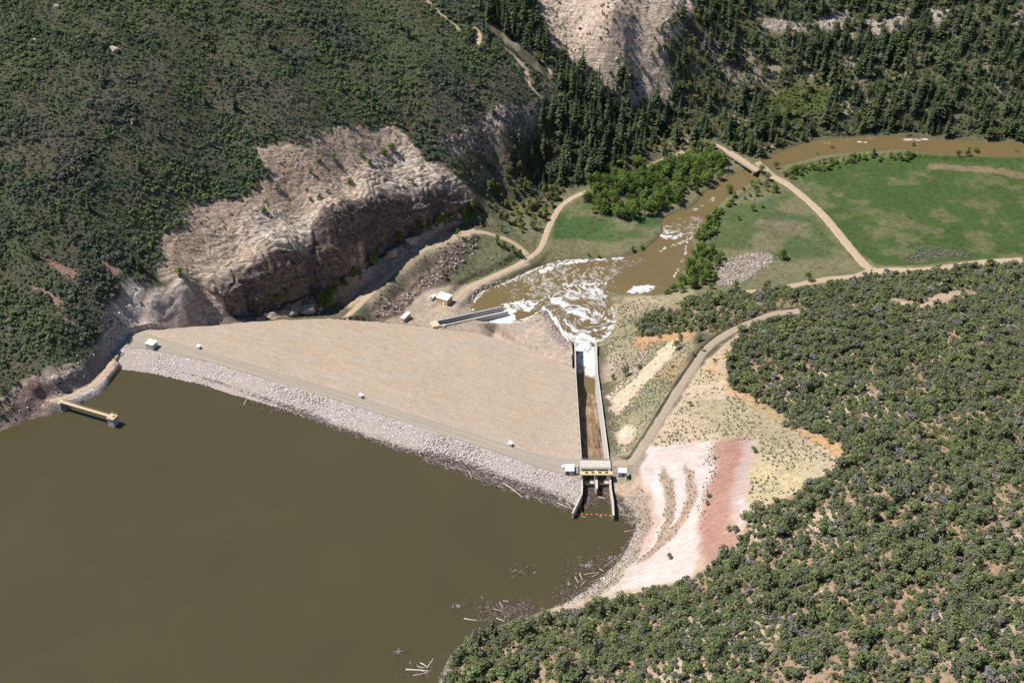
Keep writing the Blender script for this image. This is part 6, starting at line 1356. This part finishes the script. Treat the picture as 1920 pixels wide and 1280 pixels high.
# bushes on the rock slide and cliff top
xb, yb, zb = pick(zone('slide', [(490,300),(600,265),(690,250),(740,290),(650,340),(560,395),(470,410),(400,470),(330,500),(320,450),(365,395),(480,385)]), 3.0, lambda a, b: 0.42*(fbm(a, b, 10, 3, 93) > 0.46))
rest('slide_brush', OAKP, xb, yb, zb, rng.uniform(0.3, 0.75, len(xb)), tintf(xb, yb, 94), M_OAK)
for i, (q_, s_, lab) in enumerate((((521,357),1.0,'bright yellow-green bush at the left of the rock slide'), ((583,326),0.9,'green bush in the middle of the rock slide'), ((598,371),0.9,'one of a row of yellow-green bushes on the rock brow, leftmost'), ((583,378),0.8,'yellow-green bush below the row on the rock brow'), ((614,362),0.8,'yellow-green bush above the row on the rock brow'), ((655,345),1.1,'green bush at the split in the bare rock'), ((677,292),0.9,'green bush near the top right of the rock slide'), ((695,308),1.0,'tall green bush on the upper right of the rock slide'), ((722,290),1.4,'long light green bush at the top of the white rock'), ((735,280),1.3,'light green bush right of the long one at the top of the white rock'), ((625,300),1.1,'blue-green bush at the top of the rock slide'), ((600,305),0.9,'dark bush at the top of the rock slide'), ((495,398),1.0,'dark green bush over the domed white rock'), ((340,515),1.3,'dark green bush in the gully above the left dome'), ((773,345),0.9,'dark bush on the bright rock above the cliff'), ((757,357),1.0,'green bush hanging on the cliff brow'), ((803,393),0.8,'bright bush on the ledge of the cliff'))):
    p = cast1(*q_); plant('bush', P_SHR, p[0], p[1], s_*1.5, lab, 'bush', 'bushes on the bare rock')
# saplings along the cliff foot
for i, (q_, s_, lab) in enumerate((((478,580),1.0,'leftmost sapling in the shade of the cliff foot'), ((488,592),0.8,'sapling below the leftmost one at the cliff foot'), ((522,570),1.0,'light sapling on the ledge left of the fallen slab'), ((537,558),1.1,'slim tall sapling against the shaded cliff'), ((600,572),1.4,'slim sapling right of the fallen slab'), ((615,580),1.6,'tallest light green tree beside the fallen slab'), ((622,560),1.2,'light green sapling behind the tallest one by the slab'), ((634,545),1.2,'rounded sapling right of the fallen slab'), ((648,538),0.8,'small sapling in the shade at the middle of the cliff'), ((665,518),1.1,'sapling alone in the cliff shade, left of the small one'), ((677,522),0.8,'small sapling right of the lone one in the cliff shade'), ((703,498),1.5,'double-stemmed light sapling at the right of the cliff foot'), ((709,484),1.1,'light sapling above the double-stemmed one'), ((750,455),1.3,'bright sapling below the ledge blocks'), ((788,438),1.4,'tall bright sapling at the left end of the ledge row'), ((805,430),1.1,'low bush in the ledge row'), ((820,428),1.3,'yellow-green sapling in the ledge row'), ((833,424),1.5,'tall dark sapling in the ledge row'), ((846,420),1.3,'dark rounded sapling at the middle of the ledge row'), ((868,413),1.4,'dark sapling at the right end of the ledge row'), ((884,403),1.4,'light bush at the corner where the cliff ends'), ((878,415),1.1,'dark bush under the cliff corner'), ((859,445),0.9,'round dark bush standing alone beside the bench track'), ((874,427),0.7,'small bush right of the ledge row'), ((900,422),0.9,'dark bush on the grassy slope right of the cliff'), ((941,435),0.7,'small dark bush on the grassy slope above the track fork'), ((932,460),1.1,'bright bush on the meadow beside the track, upper'), ((945,466),0.8,'bush beside the track, middle'), ((962,474),0.9,'bush beside the track, lower'), ((975,482),0.9,'bush beside the track next to the fork'), ((832,520),0.7,'small bush in the stony gully'))):
    p = cast1(*q_); plant('sapling', P_SHR, p[0], p[1], s_*1.5, lab, 'sapling', 'saplings below the cliff', 1.9)

# --- valley trees
s_cot = zone('cot', [(1092,366),(1105,346),(1180,322),(1260,306),(1330,290),(1372,310),(1345,340),(1305,362),(1270,384),(1240,402),(1190,414),(1135,410),(1105,398)])
x, y, z = pick(s_cot, 4.5, lambda a, b: 0.9+0*a, 0); print('cottonwoods', len(x))
for i in range(len(x)): plant('cottonwood_tree', P_COT, x[i], y[i], random.uniform(0.5, 1.15), 'bright green leafy tree in the dense grove on the near bank of the brown river', 'tree', 'grove of bright trees beside the river', random.uniform(0.9, 1.2), z[i])
s_mix = zone('mix', [(895,345),(945,330),(990,345),(1090,345),(1095,358),(1060,372),(1040,390),(1030,415),(1000,432),(985,438),(945,418),(910,380)])
x, y, z = pick(s_mix, 4.6, lambda a, b: 0.92+0*a, 0)
for i in range(len(x)): plant('oak_tree', P_OAKT if random.random() < 0.55 else P_SHR, x[i], y[i], random.uniform(0.7, 1.15) if True else 1, 'dull green scrub tree in the thicket between the cliff end and the green meadow', 'scrub tree', 'thicket below the ravine', random.uniform(0.9, 1.25), z[i])
s_yel = zone('yel', [(1195,245),(1260,258),(1350,268),(1400,280),(1440,282),(1530,262),(1545,245),(1450,240),(1330,235),(1215,225)])
x, y, z = pick(s_yel, 4.6, lambda a, b: 0.75+0*a, 0); j = rng.permutation(len(x))[:220]
for i in j: plant('scrub_oak', P_OAKT, x[i], y[i], random.uniform(0.55, 1.0), 'yellow-green budding scrub tree along the foot of the far slope', 'scrub tree', 'budding scrub on the far bank', random.uniform(0.9, 1.2), z[i])
s_mid = zone('mid', [(1200,250),(1300,262),(1360,290),(1330,300),(1250,318),(1180,330),(1110,350),(1100,340),(1160,300)])
x, y, z = pick(s_mid, 5.2, lambda a, b: 0.8+0*a, 0)
for i in range(len(x)):
    if random.random() < 0.2: plant('pine_tree', P_PIN, x[i], y[i], random.uniform(0.55, 0.95), 'dark conifer among the yellow-green scrub behind the bright river grove', 'pine', 'conifers behind the river grove', 1.0, z[i])
    else: plant('scrub_oak', P_OAKT, x[i], y[i], random.uniform(0.6, 1.0), 'yellow-green scrub tree behind the bright river grove', 'scrub tree', 'scrub behind the river grove', 1.0, z[i])
groups_ = [('river_shrub', [(1303,442),(1312,425),(1335,398),(1352,398),(1350,430),(1330,450),(1320,470),(1300,500),(1275,540),(1245,552),(1290,480)], 2.6, 0.75, P_SHR, (0.9,1.8), 'light green shrub on the right bank of the river below the rapids', 'shrub', 'shrubs along the right river bank'),
 ('river_tree', [(1298,478),(1330,462),(1358,480),(1352,505),(1340,530),(1290,548),(1262,548),(1280,520)], 4.2, 0.85, P_COT, (0.45,0.8), 'bright green tree crowding the bank between the river and the rubble pile', 'tree', 'trees beside the rubble pile'),
 ('river_shrub', [(1330,405),(1380,358),(1420,335),(1470,345),(1440,370),(1380,385),(1345,410)], 4.6, 0.6, P_SHR, (0.8,1.8), 'grey green shrub on the flat just below the road bridge', 'shrub', 'shrubs below the bridge'),
 ('river_shrub', [(1450,335),(1500,312),(1560,298),(1640,290),(1700,288),(1740,300),(1650,304),(1560,316),(1500,335),(1470,345)], 2.9, 0.7, P_SHR, (0.9,1.8), 'leafy shrub in the strip between the hay meadow and the river', 'shrub', 'shrubs between meadow and river')]
for nm, pts, cell, pr_, P_, rng_, lab, cat, grp in groups_:
    x, y, z = pick(zone('g', pts), cell, lambda a, b: pr_+0*a, 0)
    if nm == 'river_shrub': print(grp, len(x))
    for i in range(len(x)): plant(nm, P_, x[i], y[i], random.uniform(*rng_), lab, cat, grp, random.uniform(0.9, 1.3), z[i])
for i, (q_, P_, s_, nm, lab) in enumerate((((1467,487),P_COT,0.95,'cottonwood_tree','round full tree standing alone right of the rubble pile'), ((1381,540),P_COT,0.62,'cottonwood_tree','dark round tree in front of the rubble pile'), ((1437,542),P_COT,0.68,'cottonwood_tree','round green tree on the grass loop left of the river track'), ((1516,526),P_COT,0.68,'cottonwood_tree','round green tree above the river track bend'), ((1335,541),P_SHR,1.6,'bush','yellow-green bush left of the tree in front of the rubble'), ((1366,365),P_COT,0.8,'cottonwood_tree','full tree on the right bank just downstream of the bridge'), ((1428,325),P_COT,0.75,'cottonwood_tree','tree hugging the near end of the road bridge'), ((1440,338),P_COT,0.7,'cottonwood_tree','tree against the road just after the bridge'), ((1452,360),P_COT,0.75,'cottonwood_tree','tree alone beside the road past the bridge'), ((1408,348),P_COT,0.5,'cottonwood_tree','slim dark tree on the flat below the bridge'), ((1411,395),P_COT,0.55,'cottonwood_tree','slim tree alone in the rough meadow below the bridge'), ((1430,390),P_SHR,1.0,'bush','low bush right of the slim tree in the rough meadow'), ((1384,412),P_COT,0.4,'cottonwood_tree','thin bare-looking tree in the rough meadow left of the slim tree'), ((1560,283),P_SHR,1.6,'bush','dark bush standing in the river on a bar, right one'), ((1533,293),P_SHR,1.3,'bush','dark bush standing in the river on a bar, left one'), ((1812,293),P_COT,0.85,'cottonwood_tree','large dark tree by the river at the far side of the meadow'), ((1795,293),P_COT,0.6,'cottonwood_tree','smaller tree touching the large dark tree by the river'), ((1828,291),P_COT,0.6,'cottonwood_tree','tree right of the large dark one by the river'), ((1712,280),P_COT,0.6,'cottonwood_tree','pale tree on the river edge at the top of the meadow'), ((1455,318),P_COT,0.6,'cottonwood_tree','bright tree by the river upstream of the bridge'), ((1490,325),P_COT,0.75,'cottonwood_tree','bright broad tree at the corner of the hay meadow'), ((1905,290),P_SHR,1.6,'bush','bush by the river at the right edge of the photo'), ((1540,438),P_SHR,0.5,'bush','tiny bush by the meadow road'), ((1187,470),P_SHR,1.3,'bush','yellow-green bush on the river edge above the pool, left'), ((1203,466),P_SHR,1.2,'bush','yellow-green bush on the river edge above the pool, right'), ((1123,482),P_SHR,0.8,'bush','small bush on the foam edge of the pool'), ((1104,480),P_SHR,0.8,'bush','small dark bush on the bank above the pool'), ((1013,512),P_SHR,0.7,'bush','small bush where foam meets the bank'))):
    p = cast1(*q_); plant(nm, P_, p[0], p[1], s_, lab, 'tree' if P_ is P_COT else 'bush', 'lone trees of the valley' if P_ is P_COT else 'lone bushes of the valley')
# --- low scrub and grass tufts
s_sage = zone('sage1', [(1195,850),(1235,800),(1310,695),(1360,645),(1362,725),(1425,750),(1480,795),(1590,862),(1500,915),(1400,960),(1400,880),(1425,825),(1345,826),(1210,836)])
x, y, z = pick(s_sage, 1.55, lambda a, b: 0.08+0.55*sstep(0.45, 0.62, fbm(a, b, 13, 4, 95)))
rest('sagebrush', SAGEP, x, y, z, rng.uniform(0.5, 1.25, len(x)), np.clip(rng.normal(0.45, 0.25, len(x)), 0, 1), M_SAGE)
pale = np.maximum.reduce([sdf(px_poly(q), X, Y, 6.0) for q in ([(1140,770),(1152,745),(1195,705),(1250,645),(1278,630),(1268,655),(1225,705),(1180,750),(1158,780)], [(1150,815),(1172,800),(1190,805),(1180,830),(1160,835)])])
s_sl = zone('sage2', [(1143,850),(1150,700),(1125,650),(1155,620),(1158,565),(1235,558),(1230,600),(1190,640),(1290,640),(1295,660),(1268,710),(1225,790),(1188,845)])
x, y, z = pick(s_sl, 1.35, lambda a, b: np.where(bil(pale, a, b) > 0, 0.02, 0.3+0.6*sstep(0.38, 0.6, fbm(a, b, 11, 4, 96))))
rest('sagebrush', SAGEP, x, y, z, rng.uniform(0.5, 1.2, len(x)), np.clip(rng.normal(0.4, 0.25, len(x)), 0, 1), M_SAGE)
s_bands = np.maximum.reduce([zone('b', q) for q in ([(1240,870),(1262,900),(1266,945),(1262,975),(1250,1005),(1240,1022),(1230,1020),(1247,975),(1248,940),(1238,905)], [(1283,868),(1298,880),(1300,895),(1309,925),(1302,950),(1287,975),(1265,1007),(1230,1036),(1193,1058),(1198,1048),(1248,1007),(1272,970),(1288,935),(1283,895)], [(1168,935),(1198,905),(1226,962),(1222,1002),(1195,1048),(1130,1108),(1060,1140),(1165,1045),(1190,1002)], [(1330,830),(1350,830),(1330,960),(1312,1000),(1306,960)])])
x, y, z = pick(s_bands, 1.1, lambda a, b: 0.5+0*a); rest('sagebrush', SAGEP, x, y, z, rng.uniform(0.35, 0.85, len(x)), np.clip(rng.normal(0.35, 0.25, len(x)), 0, 1), M_SAGE)
s_gl = zone('sage3', [(650,602),(700,548),(760,500),(830,455),(880,440),(930,390),(990,460),(985,485),(915,515),(860,530),(800,535),(745,588),(690,606)])
x, y, z = pick(s_gl, 1.5, lambda a, b: 0.12+0.62*sstep(0.42, 0.6, fbm(a, b, 9, 4, 97))); rest('sagebrush', SAGEP, x, y, z, rng.uniform(0.5, 1.3, len(x)), np.clip(rng.normal(0.35, 0.22, len(x)), 0, 1), M_SAGE)
x, y, z = pick(zone('gb', [(1690,482),(1740,460),(1800,468),(1832,482),(1700,494)]), 1.6, lambda a, b: 0.6+0*a); rest('meadow_brush', SAGEP, x, y, z, rng.uniform(0.7, 1.5, len(x)), np.clip(rng.normal(0.25, 0.25, len(x)), 0, 1), M_SAGE)
s_mdw = zone('mdw', [(1030,470),(1045,400),(1095,372),(1232,408),(1240,440),(1225,450),(1180,480),(1050,488)])
s_mdw2 = zone('mdw2', [(1330,460),(1345,410),(1400,370),(1475,352),(1530,410),(1600,490),(1590,515),(1480,525),(1450,480),(1380,475)])
x, y, z = pick(np.maximum(s_mdw, s_mdw2), 2.2, lambda a, b: 0.05+0.5*sstep(0.5, 0.65, fbm(a, b, 10, 4, 98))); rest('meadow_tufts', SAGEP, x, y, z, rng.uniform(0.4, 0.9, len(x)), np.clip(rng.normal(0.3, 0.25, len(x)), 0, 1), M_SAGE)
s_nt = zone('nt', [(180,640),(210,605),(240,560),(270,540),(240,640),(205,690),(150,738),(90,765),(0,800),(0,790),(40,760),(85,710),(165,660)])
x, y, z = pick(s_nt, 3.0, lambda a, b: 0.35+0*a); rest('shore_brush', OAKP, x, y, z, rng.uniform(0.25, 0.8, len(x)), tintf(x, y, 99), M_OAK)
